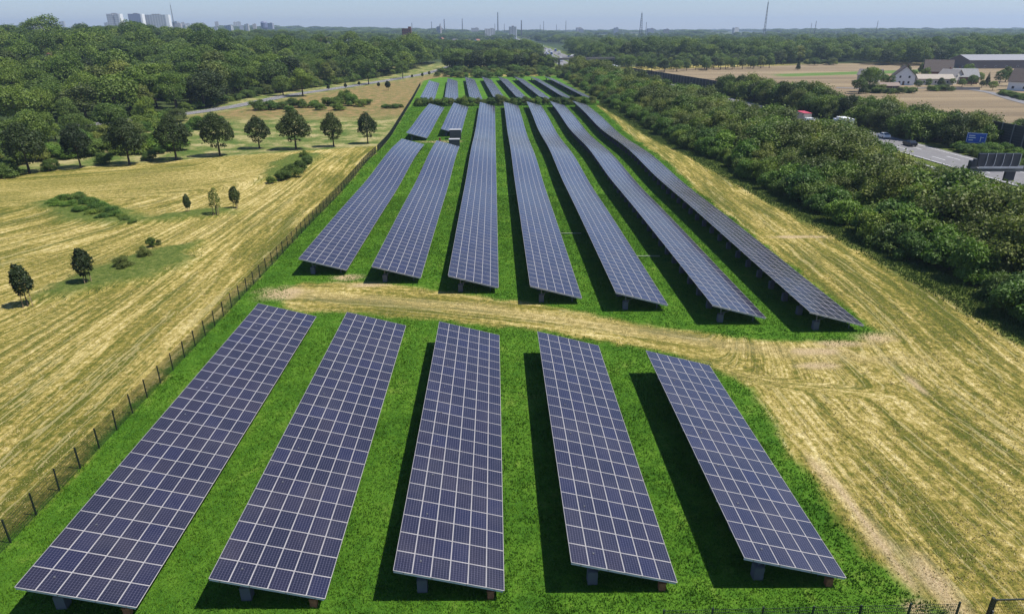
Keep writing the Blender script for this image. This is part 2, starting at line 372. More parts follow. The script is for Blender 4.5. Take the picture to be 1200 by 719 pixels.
    t.links.new(c, b.inputs['Base Color']); b.inputs['Roughness'].default_value = .95; b.inputs['Specular IOR Level'].default_value = .1
    bp = N(t, 'ShaderNodeBump'); bp.inputs['Strength'].default_value = 1.; bp.inputs['Distance'].default_value = .22
    t.links.new(math_(t, 'ADD', math_(t, 'MULTIPLY', noise(t, P, 5.5, 4, .75), .8), math_(t, 'MULTIPLY', clump, .6)), bp.inputs['Height'])
    t.links.new(bp.outputs[0], b.inputs['Normal'])
    return m
gm = ground_mat()
me = mesh_np('ground', np.stack([x, y, z], -1), Fq, gm, attrs=dict(m1=m1, m2=m2, m3=m3, sc=scn, sl=al), smooth=True)
tag(inst('ground', me), kind='structure')

# roads
def asphalt(name, c):
    m, t, b = newmat(name); g = N(t, 'ShaderNodeNewGeometry')
    t.links.new(ramp(t, noise(t, g.outputs['Position'], .8, 6, .7), [(.3, tuple(v*.8 for v in c)), (.7, tuple(v*1.25 for v in c))]), b.inputs['Base Color'])
    b.inputs['Roughness'].default_value = .85; return m
asp = asphalt('asphalt', (.17, .17, .175)); asp_l = asphalt('pale_asphalt', (.155, .15, .15))
paint = mat('road_paint', (.75, .75, .74), .7)
def resample(pts, step):
    P = [Vector((*p, 0)) for p in pts]; out = []
    for a, b in zip(P[:-1], P[1:]):
        n = max(1, int((b-a).length/step)); out += [a.lerp(b, i/n) for i in range(n)]
    out.append(P[-1])
    for _ in range(6): out = [out[0]]+[(out[i-1]+out[i]*2+out[i+1])/4 for i in range(1, len(out)-1)]+[out[-1]]
    return out
def ribbon(C, o0, o1, dz, mb=None, dash=None):
    mb = mb or MB(); n = len(C)
    nr = [((C[min(i+1, n-1)]-C[max(i-1, 0)]).normalized()) for i in range(n)]
    nr = [Vector((d.y, -d.x, 0)) for d in nr]; vs = []
    for c, q in zip(C, nr):
        for o in (o0, o1):
            p = c+q*o; vs.append((p.x, p.y, hz(p.x, p.y)+dz))
    if dash: fs = [(2*i, 2*i+1, 2*i+3, 2*i+2) for i in range(n-1) if i % dash == 0]
    else: fs = [(2*i, 2*i+1, 2*i+3, 2*i+2) for i in range(n-1)]
    return mb.add(vs, fs)
CM = resample(MWAY, 5)
mb = ribbon(CM, -14.5, -1.8, .14); ribbon(CM, 1.8, 14.5, .14, mb)
tag(mb.build('motorway', asp_l), kind='structure')
mb = MB()
for o in (-13.0, -2.4, 2.4, 13.0): ribbon(CM, o-.08, o+.08, .146, mb)
for o in (-9.4, -5.8, 5.8, 9.4): ribbon(CM, o-.08, o+.08, .146, mb, 3)
tag(mb.build('motorway_markings', paint), kind='structure')
CR = resample(ROADL, 5)
tag(ribbon(CR, -3.6, 3.6, .12).build('country_road', asp_l), kind='structure')
mb = ribbon(CR, -3.3, -3.2, .126); ribbon(CR, 3.2, 3.3, .126, mb); ribbon(CR, -.06, .06, .126, mb, 2)
tag(mb.build('road_markings', paint), kind='structure')
LANE = [G(*q) for q in [(1230, 128), (1190, 118), (1160, 108), (1130, 104), (1080, 103), (1030, 105), (980, 103)]]
tag(ribbon(resample(LANE, 5), -2.2, 2.2, .12).build('farm_lane', asp_l), kind='structure')

# ------------------------------------------------------------------ solar tables
TILT = .26406; CT, ST = math.cos(TILT), math.sin(TILT); PX = 6.1/6; PY = 1.4853; H0 = .8
FW, FL, BD = 1.0145, 1.4835, .027          # panel size across the slope and along the row, frame border
def panel_geo():
    a, b, h = FW/2, FL/2, .04; i, j = a-BD, b-BD*1.1
    V = [(-a, -b, 0), (a, -b, 0), (a, b, 0), (-a, b, 0), (-i, -j, 0), (i, -j, 0), (i, j, 0), (-i, j, 0), (-a, -b, -h), (a, -b, -h), (a, b, -h), (-a, b, -h),
         (-i, -j, -.003), (i, -j, -.003), (i, j, -.003), (-i, j, -.003)]
    Fq = [(0, 1, 5, 4), (1, 2, 6, 5), (2, 3, 7, 6), (3, 0, 4, 7), (0, 8, 9, 1), (1, 9, 10, 2), (2, 10, 11, 3), (3, 11, 8, 0), (8, 11, 10, 9), (12, 13, 14, 15)]
    mi = [0]*9+[1]
    uv = [(0, 0)]*36+[(0, 0), (0, .94), (1.405, .94), (1.405, 0)]
    return np.array(V, float), np.array(Fq), np.array(mi), np.array(uv, float)
PV, PF, PM, PU = panel_geo()
def panel_mesh(k):
    u = PU.copy(); u[36:, 0] += 2*k
    return mesh_np('solar_panel', PV, PF, [frame_m, solar_glass], uv=u, midx=PM)
PMESH = [panel_mesh(k) for k in range(16)]
def support_mesh():
    mb = MB()
    xh = -6.1*CT+1.35; zh = H0+(6.1-1.35/CT)*ST-.16
    mb.box((xh, 0, (zh+.8)/2+.1), (.09, .09, zh-.8+.2)); mb.box((xh+.35, 0, .95), (.06, .06, .35))
    mb.tube([(xh, 0, .95), (xh+1.5, 0, H0+(6.1-2.85/CT)*ST-.15)], .035, 5)
    xl = -1.0; zl = H0+1.0/CT*ST-.16; mb.box((xl, 0, zl/2), (.09, .09, zl)); mb.tube([(xh, 0, zh+.08), (xl, 0, zl-.02)], .04, 5)
    return mb.mesh('support_frame', steel)
def rafter_mesh():
    mb = MB(); m = Matrix.Rotation(TILT, 3, 'Y')
    mb.box((-3.05, 0, -.115), (6.0, .07, .10), M=m); me = mb.mesh('rafter', alu); me.transform(Matrix.Translation((0, 0, H0))); return me
SUPM, RAFM = support_mesh(), rafter_mesh()
mb = MB(); mb.box((-6.1*CT+1.35, 0, .44), (.55, .5, .88)); mb.box((-6.1*CT+1.35, 0, .9), (.47, .42, .05)); FOOTM = mb.mesh('footing', foot_m)
mb = MB(); mb.box((-.75, -.02, .26), (.36, .3, .52)); mb.box((-.75, -.02, .54), (.42, .34, .05)); RUSTM = mb.mesh('rust_block', mat('rusty_casing', (.30, .12, .05), .85, 0, .35, 9))
def table(xl, y0, rows, label, group, n_ind=100, skew=0., sup_step=3.9, sup_max=60):
    zg = hz(xl-3, y0); root = empty('solar_table', (xl, y0, zg), skew)
    tag(root, label, 'solar table', group)
    c, s_ = math.cos(skew), math.sin(skew)
    def prof(t):                          # ground height along the table at distance t, relative to the root
        return hz(xl-3*c-s_*t, y0-3*s_+c*t)-zg
    cnt = 0; bv, bf, bm, bu = [], [], [], []
    for k in range(rows):
        t = (k+.5)*PY; za = prof(t-PY/2); zb = prof(t+PY/2); pit = math.atan2(zb-za, PY); zm = (za+zb)/2
        kink = random.gauss(0, .0022)
        E = Matrix.Rotation(TILT+kink, 3, 'Y')@Matrix.Rotation(pit, 3, 'X')
        for j in range(6):
            d = (j+.5)*PX; loc = Vector((-d*CT, t, H0+d*ST+zm))
            if cnt < n_ind:
                p = bpy.data.objects.new('solar_panel', random.choice(PMESH)); p.location = loc
                p.rotation_euler = (E@Matrix.Rotation(random.gauss(0, .003), 3, 'X')).to_euler(); link(p, root); cnt += 1
            else:
                u = PU.copy(); u[36:, 0] += 2*random.randrange(64)
                Rm = np.array(E); bv.append(PV@Rm.T+np.array(loc)); bf.append(PF+16*len(bf)); bm.append(PM); bu.append(u)
    if bv:
        me = mesh_np('solar_panels', np.concatenate(bv), np.concatenate(bf), [frame_m, solar_glass], uv=np.concatenate(bu), midx=np.concatenate(bm))
        o = inst('solar_panels', me, root); o['kind'] = 'stuff'
    L = rows*PY; n = max(2, int(L/6))
    for d in (.55, 2.1, 4.0, 5.55):
        pu = MB()
        pts = [(-d*CT, L*i/n, H0+d*ST-.085+prof(L*i/n)) for i in range(n+1)]
        for a, b in zip(pts[:-1], pts[1:]):
            pu.add([(a[0]-.03, a[1], a[2]-.04), (a[0]+.03, a[1], a[2]-.04), (a[0]+.03, a[1], a[2]+.04), (a[0]-.03, a[1], a[2]+.04),
                    (b[0]-.03, b[1], b[2]-.04), (b[0]+.03, b[1], b[2]-.04), (b[0]+.03, b[1], b[2]+.04), (b[0]-.03, b[1], b[2]+.04)],
                   [(0, 1, 5, 4), (1, 2, 6, 5), (2, 3, 7, 6), (3, 0, 4, 7), (0, 3, 2, 1), (4, 5, 6, 7)])
        pu.build('purlin', steel, root)
    ns = min(sup_max, max(2, int(L/sup_step)+1)); stp = (L-2.0)/(ns-1)
    for i in range(ns):
        t = 1.0+i*stp; zz = prof(t)
        f = inst('footing', FOOTM, root, (0, t, zz)); inst('support_frame', SUPM, root, (0, t, zz)); inst('rafter', RAFM, root, (0, .06 if i == 0 else t, zz))
    return root
GF = 'five short solar tables in front of the straw track'
for (xl, y0, n, lb) in [(-19.19, 26.8, 26, 'longest of the five near solar tables, nearest the wire fence, deep blue panels'),
                        (-9.39, 27.09, 24, 'near solar table second from the wire fence, blue panels with white frames'),
                        (.18, 27.36, 22, 'middle one of the five near solar tables, seen almost end on'),
                        (9.67, 27.65, 20, 'near solar table fourth from the fence, greyer panels, broad shadow on its left'),
                        (19.06, 27.7, 17, 'shortest near solar table, beside the straw field at the right edge of the lawn')]:
    r = table(xl, y0, n, lb, GF)
    inst('rust_block', RUSTM, r, (0, .35, 0))
GA = 'long solar tables beyond the straw track'
A = [(-19.0, 80.3, 182.8, 'long solar table nearest the wire fence beyond the track, ending at the sandy gap'),
     (-9.3, 77.0, 178.5, 'second long solar table from the fence, its far end beside the dark cabinet'),
     (.2, 73.3, 277.5, 'third long solar table beyond the track, pointing straight away'),
     (9.6, 69.6, 277.5, 'fourth long solar table beyond the track, right of the one pointing straight away'),
     (18.8, 67.2, 277.5, 'fifth long solar table beyond the track, between two wide grass strips'),
     (28.2, 63.3, 278.5, 'sixth long solar table beyond the track, second from the straw field'),
     (37.45, 61.1, 279.0, 'rightmost long solar table, dark and bordering the straw field')]
for (xl, y0, y1, lb) in A: table(xl, y0, int(round((y1-y0)/PY)), lb, GA)
table(-19.6, 197, 51, 'short pale solar table in the gap near the fence, left of the cabinet', 'short tables in the gap', 60, sup_step=6)
table(-10.2, 205, 47, 'short pale solar table rising right behind the dark cabinet', 'short tables in the gap', 60, sup_step=6)
GC = 'distant solar tables beyond the clipped hedge'
far_hi = [(-37.4, 406), (-27.9, 424), (-17.9, 435), (-7.6, 435), (2.2, 437), (12.2, 437), (21.9, 439), (31.0, 439)]
ordn = ['leftmost', 'second from the left', 'third from the left', 'fourth from the left', 'fifth from the left', 'sixth from the left', 'second from the right', 'rightmost']
for k, (hx, hy) in enumerate(far_hi):
    sk = .053; y0 = 301; xh = hx+sk*(hy-y0); c = math.cos(sk)
    table(xh+6.1*CT, y0, int((hy-y0)/PY), ordn[k]+' distant solar table beyond the clipped hedge', GC, 0, skew=sk, sup_step=12)

# cabinets in the gap
def cabinet(x, y, wd, dp, h, label, rz=0):
    z = hz(x, y); r = empty('transformer_cabinet', (x, y, z), rz); tag(r, label, 'cabinet')
    cm = mat('anthracite_cabinet', (.03, .034, .045), .5)
    MB().box((0, 0, h/2), (wd, dp, h)).build('housing', cm, r)
    mb = MB(); mb.box((0, 0, h+.06), (wd+.16, dp+.16, .1)); mb.build('roof', mat('cabinet_roof', (.33, .33, .34), .6), r)
    for s in (-1, 1):
        mb = MB(); mb.box((s*wd*.24, -dp/2-.02, h*.48), (wd*.44, .04, h*.86)); d = mb.build('door', mat('cabinet_door', (.04, .045, .06), .45), r)
        MB().box((s*wd*.06, -dp/2-.06, h*.5), (.05, .05, .25)).build('handle', steel, d)
cabinet(-11.6, 201, 3.3, 2.4, 2.6, 'large dark transformer cabinet with light roof, standing before the short table')
cabinet(-11.0, 184.5, 2.8, 2.0, 1.9, 'smaller dark cabinet with pale roof at the far end of the second table')
mb = MB(); mb.box((0, 0, .6), (.5, .35, 1.2)); mb.box((0, 0, 1.24), (.6, .45, .08))
tag(mb.build('meter_post', mat('red_brown_paint', (.25, .07, .04), .6), None, (-15.6, 193, hz(-15.6, 193))), 'small red-brown meter post on the sandy gap between tables', 'meter post')
# white cable ducts across the grass strips
def duct(xa, xb, y, label):
    mb = MB(); mb.box(((xa+xb)/2, y, hz((xa+xb)/2, y)+.06), (xb-xa, .16, .12)); mb.box(((xa+xb)/2, y, hz((xa+xb)/2, y)+.13), (xb-xa, .2, .02))
    tag(mb.build('cable_duct', mat('duct_plastic', (.22, .27, .16), .7), None), label, 'cable duct')
duct(19.2, 22.4, 86.5, 'pale cable duct crossing the grass between the fifth and sixth long tables')
duct(9.9, 13.0, 98, 'pale cable duct crossing the grass right of the fourth long table')
duct(0.4, 3.9, 275.5, 'pale duct at the far end between the third and fourth long tables')
duct(28.4, 31.7, 275.5, 'pale duct at the far end left of the rightmost long table')

# ------------------------------------------------------------------ fences
def wire_mesh(L, h=1.62, hs=.2, vs=.1, r=.011):
    mb = MB(); n = int(L/vs)
    for i in range(1, n): mb.box((0, i*L/n, h/2+.05), (r, r, h))
    for i in range(int(h/hs)+1): mb.box((r, L/2, .08+i*hs), (r*1.3, L, r*1.3))
    return mb.mesh('wire_panel', fence_m)
mb = MB(); mb.box((0, 0, .87), (.085, .07, 1.74)); mb.box((0, 0, 1.75), (.09, .075, .03)); POSTM = mb.mesh('post', fence_m)
WIREM = wire_mesh(2.5)
def fence(pts, label, step=2.5, mx=100):
    P = resample_straight(pts, step); r = empty('wire_fence', (P[0].x, P[0].y, hz(P[0].x, P[0].y))); tag(r, label, 'fence', None)
    o = Vector((P[0].x, P[0].y, hz(P[0].x, P[0].y))); pb = MB(); wb = MB(); n = 0
    for i, p in enumerate(P):
        q = Vector((p.x, p.y, hz(p.x, p.y)))-o
        if i < mx: inst('post', POSTM, r, q, (random.gauss(0, .012), random.gauss(0, .012), random.gauss(0, .03)))
        else: pb.box(q+Vector((0, 0, .87)), (.06, .05, 1.74))
        if i+1 < len(P):
            d = P[i+1]-p; a = math.atan2(-d.x, d.y)
            if i < mx:
                zz = hz(P[i+1].x, P[i+1].y)-hz(p.x, p.y)
                inst('wire_panel', WIREM, r, q, (math.atan2(zz, d.length), 0, a), (1, d.length/2.5, 1))
    return r
def resample_straight(pts, step):
    P = [Vector((*p, 0)) for p in pts]; out = []
    for a, b in zip(P[:-1], P[1:]):
        n = max(1, int(round((b-a).length/step))); out += [a.lerp(b, i/n) for i in range(n)]
    return out+[P[-1]]
fence([(-29.9, 20.4), (-29.9, 80), (-30.2, 172)], 'dark green wire fence with thin posts between mown field and lawn, nearer straight run')
fence([(-30.25, 174.5), (-32.9, 242), (-36.5, 310), (-42, 400)], 'dark wire fence run bending left towards the road past the distant tables')
fence([(8.2, 24.95), (23.4, 24.95)], 'low dark wire fence along the bottom edge of the lawn by the gate')
g = empty('wire_gate', (25.1, 25.0, 0)); tag(g, 'black framed wire gate at the bottom right corner', 'gate')
mb = MB(); mb.box((0, 0, .98), (.14, .14, 1.96)); mb.build('gate_post', fence_m, g)
mb = MB(); mb.box((0, 0, .98), (.14, .14, 1.96)); mb.build('gate_post', fence_m, g, (4.2, 0, 0))
mb = MB()
for zz in (.15, 1.82): mb.box((2.1, 0, zz), (3.94, .06, .07))
for xx in (.16, 4.04): mb.box((xx, 0, .985), (.06, .06, 1.6))
mb.build('gate_frame', fence_m, g)
mb = MB()
for i in range(1, 38): mb.box((.16+i*.102, 0, .985), (.007, .007, 1.6))
for i in range(1, 8): mb.box((2.1, .007, .15+i*.205), (3.8, .009, .009))
mb.build('wire_infill', fence_m, g)
MB().box((.1, -.1, 1.1), (.06, .06, .16)).build('latch', steel, g)

# ------------------------------------------------------------------ trees and shrubs
def crown_mesh(name, lobes, n, leaf, m, squash=1., gap=.0, inner=.25, seed=0, droop=0., rough=0.):
    g = np.random.default_rng(seed); C = np.array([l[:3] for l in lobes]); Rr = np.array([l[3] for l in lobes])
    wt = Rr**2; wt = wt/wt.sum(); k = g.choice(len(lobes), int(n*1.7), p=wt)
    d = g.normal(size=(len(k), 3)); d /= np.linalg.norm(d, axis=1)[:, None]; d[:, 2] = np.where(d[:, 2] < -.35, -d[:, 2]*.6, d[:, 2])
    rad = 1-np.abs(g.normal(0, .13, len(k))); rad = np.where(g.random(len(k)) < inner, rad*g.uniform(.45, .95, len(k)), rad)
    rad *= 1+rough*g.normal(0, .16, len(k))+rough*.22*(g.random(len(k)) < .10)
    rad *= 1+.13*np.sin(d[:, 0]*7+k)*np.sin(d[:, 1]*6+k*2)+(g.random(len(k)) < .06)*.18
    P = C[k]+d*(Rr[k]*rad)[:, None]*np.array([1, 1, squash])
    dist = np.linalg.norm((P[:, None, :]-C[None])/(Rr[None, :, None]*np.array([1, 1, squash])), axis=2); dist[np.arange(len(k)), k] = 9
    keep = dist.min(1) > .72; P = P[keep][:n]; d = d[keep][:n]; k = k[keep][:n]; n = len(P)
    nr = d*.75+g.normal(size=(n, 3))*.55+np.array([0, 0, .25]); nr /= np.linalg.norm(nr, axis=1)[:, None]
    a = np.cross(nr, g.normal(size=(n, 3))); a /= np.linalg.norm(a, axis=1)[:, None]; b = np.cross(nr, a)
    s = leaf*g.uniform(.5, 1.25, n)[:, None]; e = g.uniform(.45, .9, n)[:, None]
    V = np.stack([P-a*s, P-b*s*e+nr*s*.15, P+a*s, P+b*s*e-nr*s*.1], 1).reshape(-1, 3)
    Fq = np.arange(n*4).reshape(-1, 4)
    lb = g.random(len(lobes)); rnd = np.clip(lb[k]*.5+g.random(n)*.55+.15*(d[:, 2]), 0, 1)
    return mesh_np(name, V, Fq, m, attrs=dict(rnd=np.repeat(rnd, 4)))
def lobes_round(r, z0, z1, n, seed, top=.0):
    g = random.Random(seed); out = []; zc = (z0+z1)/2; rz = (z1-z0)/2
    for i in range(n):
        th = g.uniform(0, 2*math.pi); u = g.uniform(-1, 1); q = g.uniform(.35, .72); sr = math.sqrt(1-u*u)
        lr = r*g.uniform(.34, .5)
        out.append((math.cos(th)*sr*r*q, math.sin(th)*sr*r*q, zc+u*rz*q*.95, lr))
    out.append((0, 0, zc, r*.6)); out.append((0, 0, zc+rz*.35, r*.5)); out.append((0, 0, zc-rz*.35, r*.55)); return out
def trunk_mesh(h, r, seed, spread=1.5, limbs=5, z0=.35, top=.8):
    g = random.Random(seed); mb = MB(); mb.tube([(0, 0, -.3), (0, 0, h*.15), (g.uniform(-.1, .1), 0, h*.4), (g.uniform(-.2, .2), g.uniform(-.2, .2), h*top)], [r*1.3, r, r*.75, r*.25], 7)
    for i in range(limbs):
        th = g.uniform(0, 6.28); z = h*g.uniform(z0, top*.75); L = spread*g.uniform(.7, 1.1)
        mb.tube([(0, 0, z), (math.cos(th)*L*.45, math.sin(th)*L*.45, z+h*.1), (math.cos(th)*L, math.sin(th)*L, z+h*g.uniform(.18, .28))], [r*.5, r*.32, r*.08], 5)
    return mb.mesh('trunk', bark)
def kinds(nm, specs): return specs
WOOD = []                                # (crown mesh, trunk mesh, height)
for s in range(7):
    h = [13, 15, 12, 16, 14, 11, 17][s]; r = [4.6, 5.4, 5.0, 5.2, 4.2, 4.8, 5.8][s]; m = [L_wood, L_wood, L_shrub, L_wood, L_olive, L_dark, L_wood][s]
    WOOD.append((crown_mesh('crown', lobes_round(r, h*.07, h, 24, s), 9500, .25, m, seed=s, rough=.45), trunk_mesh(h, .28, s, r*.6), h))
AVE = []
for s in range(4):
    L = lobes_round(3.7, 1.5, 9.5, 24, 50+s)+[(.2, 0, 9.0, 1.3), (0, .3, 2.6, 1.5), (0, 0, 6.4, 2.9), (0, 0, 4.4, 2.8)]
    AVE.append((crown_mesh('crown', L, 15000, .19, L_dark, seed=50+s), trunk_mesh(9.5, .2, 50+s, 2.2), 9.8))
SHR = []
for s in range(7):
    r = [2.9, 2.5, 3.1, 2.7, 2.3, 3.2, 2.6][s]; h = [4.2, 4.0, 5.0, 4.6, 3.6, 5.4, 4.4][s]; g_ = random.Random(200+s); L = []
    for i in range(22):
        th = g_.uniform(0, 6.28); q = g_.uniform(0, .8); L.append((math.cos(th)*r*q, math.sin(th)*r*q, h*g_.uniform(.15, .78)*(1-.35*q), r*g_.uniform(.24, .42)))
    SHR.append((crown_mesh('foliage', L, 9500, .13, [L_shrub, L_bright, L_olive, L_shrub, L_bright, L_olive, L_wood][s], seed=200+s, rough=1.), trunk_mesh(h, .09, s, r*.5, 5, .1), h))
MINI = []
for s in range(3):
    g_ = random.Random(s); L = [(g_.uniform(-.22, .22), g_.uniform(-.22, .22), 1.5+3.2*i/9, (.55, .8, .98, 1.02, .98, .88, .72, .52, .34, .2)[i]*(.85 if s == 2 else .9)) for i in range(9)]
    MINI.append((crown_mesh('crown', L, [3400, 3200, 800][s], .12, [L_dark, L_dark, L_olive][s], seed=90+s), trunk_mesh(4.8, .055, 90+s, .5, 4, .35, .9), 4.9))
def conifer_mesh(h, r, seed, m=L_dark, n=3200, leaf=.2):
    L = [(0, 0, h*(.12+.86*i/11), r*(1-i/11.5)*.85+.15) for i in range(12)]
    return crown_mesh('crown', L, n, leaf, m, squash=.8, seed=seed)
CONI = (conifer_mesh(10, 2.4, 3), trunk_mesh(10, .16, 3, .3, 1), 10)
def plant(name, spec, x, y, h, label, cat, group=None, wide=1., rz=None, lean=0):
    s = h/spec[2]; r = empty(name, (x, y, hz(x, y)), random.uniform(0, 6.28) if rz is None else rz); tag(r, label, cat, group)
    r.scale = (s*wide, s*wide, s)
    inst('trunk', spec[1], r); inst('foliage' if 'shrub' in name or 'bush' in name else 'crown', spec[0], r)
    return r
# avenue of dark trees
AV = [(35, 203, 145, 1.0), (95, 197, 147, .8), (152, 193, 140, .95), (207, 188, 137, 1.0), (258, 183, 134, 1.0), (304, 173, 136, .95), (347, 174, 129, 1.05), (391, 170, 131, .85), (431, 166, 130, .82)]
avl = ['widest, nearest the left edge', 'narrow one, second from the left', 'third from the left', 'fourth from the left', 'fifth, with a rounded crown', 'sixth, shorter than its neighbours', 'seventh and tallest crown', 'second from the right', 'last one, nearest the fence']
for i, (u, v, tp, wd) in enumerate(AV):
    x, y = G(u, v); h = top(u, tp, y)
    plant('avenue_tree', AVE[i % 4], x, y, h, 'dark round tree in the field row: '+avl[i], 'tree', 'row of dark trees at the far edge of the mown field', wd*1.12)
# young staked trees
for i, (u, v, tp, k, lb) in enumerate([(33, 359, 306, 0, 'young dark tree with stakes nearest the left edge of the mown field'), (103, 335, 287, 1, 'young staked tree beside the grassy hummock with bushes'), (221, 250, 225, 0, 'smallest young tree, left of the sparse one in the mown field'), (254, 253, 217, 2, 'sparse yellowish young tree between two darker staked ones'), (277, 245, 215, 1, 'young round staked tree closest to the fence')]):
    x, y = G(u, v); h = top(u, tp, y)
    t = plant('young_tree', MINI[k], x, y, h, lb, 'young tree', None, .8 if i == 2 else 1.)
    for a in (0, 2.1, 4.2):
        MB().box((math.cos(a)*.45, math.sin(a)*.45, .85), (.07, .07, 1.7)).build('stake', mat('stake_wood', (.25, .18, .1), .9), t)
# lone trees near the road
for (u, v, tp, k, lb) in [(432, 99, 69, 3, 'round green tree standing alone in front of the road'), (355, 113, 79, 0, 'grey-green broad tree before the road, left of the lone round one'), (332, 112, 87, 2, 'yellowish green tree at the near side of the road'), (472, 92, 69, 6, 'dark tree at the wood corner just behind the road'),
                          (240, 127, 84, 5, 'big dark round tree at the left end of the visible road'), (300, 108, 84, 1, 'tree by the road bend between the big dark and the yellowish one')]:
    x, y = G(u, v); h = top(u, tp, y); plant('roadside_tree', WOOD[k], x, y, h, lb, 'tree', None, 1.15)
sap = [(405, 104, 97), (444, 103, 96), (455, 106, 94), (421, 101, 95), (483, 92, 87), (495, 91, 85), (503, 89, 83), (513, 89, 82), (385, 106, 99)]
for (u, v, tp) in sap:
    x, y = G(u, v); h = top(u, tp, y); plant('small_tree', MINI[0], x, y, max(2.5, h), 'small dark sapling on the verge along the country road', 'sapling', 'saplings along the country road', 1.5)
# bushes in the meadow before the road, on the hummocks
def bushes(L, label, group, ks, cat='shrub'):
    for i, (u, v, h, wd) in enumerate(L):
        x, y = G(u, v); plant('field_shrub', SHR[ks[i % len(ks)]], x, y, h, label, cat, group, wd)
bushes([(306, 129, 4.5, 1.3), (318, 129, 4, 1.2), (330, 128, 3.5, 1.4), (343, 126, 4.2, 1.2), (355, 126, 3.8, 1.3), (368, 126, 3.2, 1.4), (384, 124, 4.2, 1.3), (394, 124, 4, 1.4), (406, 122, 6.5, .9), (412, 124, 5.5, .9), (424, 125, 3.6, 1.4), (375, 129, 3, 1.5), (398, 129, 3.2, 1.5), (340, 131, 2.6, 1.6), (430, 123, 3, 1.2)], 'green bush in the loose thicket between meadow and road', 'thicket between meadow and road', [0, 1, 3, 6])
bushes([(451, 127, 1.8, 1.6), (457, 127, 1.8, 1.6), (463, 127, 1.9, 1.6), (469, 126, 1.8, 1.6)], 'low bush in the short hedge near the fence', 'short low hedge beside the fence', [1, 3])
bushes([(147, 316, 2.0, 1.1), (170, 303, 1.9, .95), (178, 289, 1.6, .8), (186, 287, .9, .8)], 'dark bush on the small grassy hummock beside the staked tree', 'bushes on the small hummock', [5, 2, 6])
bushes([(330, 211, 2.6, 1.1), (341, 208, 3.2, 1.0), (352, 202, 2.8, 1.1), (361, 195, 2.6, 1.0), (358, 187, 2.2, .9), (318, 214, 1.6, 1.2)], 'green bush in the oval clump near the fence below the tree row', 'oval bush clump near the fence', [3, 0, 6])
bushes([(62, 240, 1.3, 1.6), (76, 236, 1.6, 1.5), (88, 236, 1.8, 1.5), (100, 240, 1.6, 1.5), (113, 247, 1.7, 1.5), (124, 250, 1.5, 1.5), (136, 255, 1.4, 1.5), (95, 250, 1.5, 1.7), (148, 260, 1.1, 1.5), (70, 243, 1.3, 1.7), (83, 243, 1.5, 1.7), (108, 253, 1.4, 1.7), (118, 246, 1.7, 1.5), (131, 250, 1.5, 1.7), (143, 257, 1.2, 1.6), (106, 240, 1.6, 1.5), (92, 233, 1.5, 1.5), (155, 262, .9, 1.6), (120, 257, 1.2, 1.6)], 'low tangled bush on the long weedy mound in the mown field', 'bushes on the long weedy mound', [4, 1, 3])
bushes([(12, 206, 3.6, 1.6), (60, 200, 3.0, 1.2), (-10, 205, 3.6, 1.6), (120, 192, 3., 1.2), (175, 188, 2.6, 1.3), (188, 180, 2.2, 1.3)], 'bush at the foot of the dark tree row', 'bushes under the tree row', [0, 3, 1])
# clipped hedge between the long and the distant tables
for i in range(27):
    x = -31.6+i*2.78; plant('hedge_shrub', SHR[i % 7], x, 287.5+.03*x, random.uniform(3.1, 3.8)*(1.25 if i in (7, 12) else 1), 'shrub in the low hedge crossing between long and distant tables', 'shrub', 'low cross hedge between the solar tables', random.uniform(.95, 1.2))
def poisson(poly_fn, bb, dist, n, seed):
    g = random.Random(seed); pts = []; cell = {}
    for _ in range(n):
        x = g.uniform(bb[0], bb[1]); y = g.uniform(bb[2], bb[3])
        if not poly_fn(x, y): continue
        d = dist(x, y) if callable(dist) else dist; ci, cj = int(x//8), int(y//8); ok = True
        for a in (-1, 0, 1):
            for b in (-1, 0, 1):
                for (px, py) in cell.get((ci+a, cj+b), ()):
                    if (px-x)**2+(py-y)**2 < d*d: ok = False; break
                if not ok: break
            if not ok: break
        if ok: pts.append((x, y)); cell.setdefault((ci, cj), []).append((x, y))
    return pts
def inview(x, y, z=5, pad=60):
    d = Vector((x, y, z-CAM_H)); zz = d.dot(F)
    if zz < 5: return False
    u = 600+780*d.dot(R2)/zz; v = 359.5-780*d.dot(U2)/zz
    return -pad < u < 1200+pad and v < 719+pad
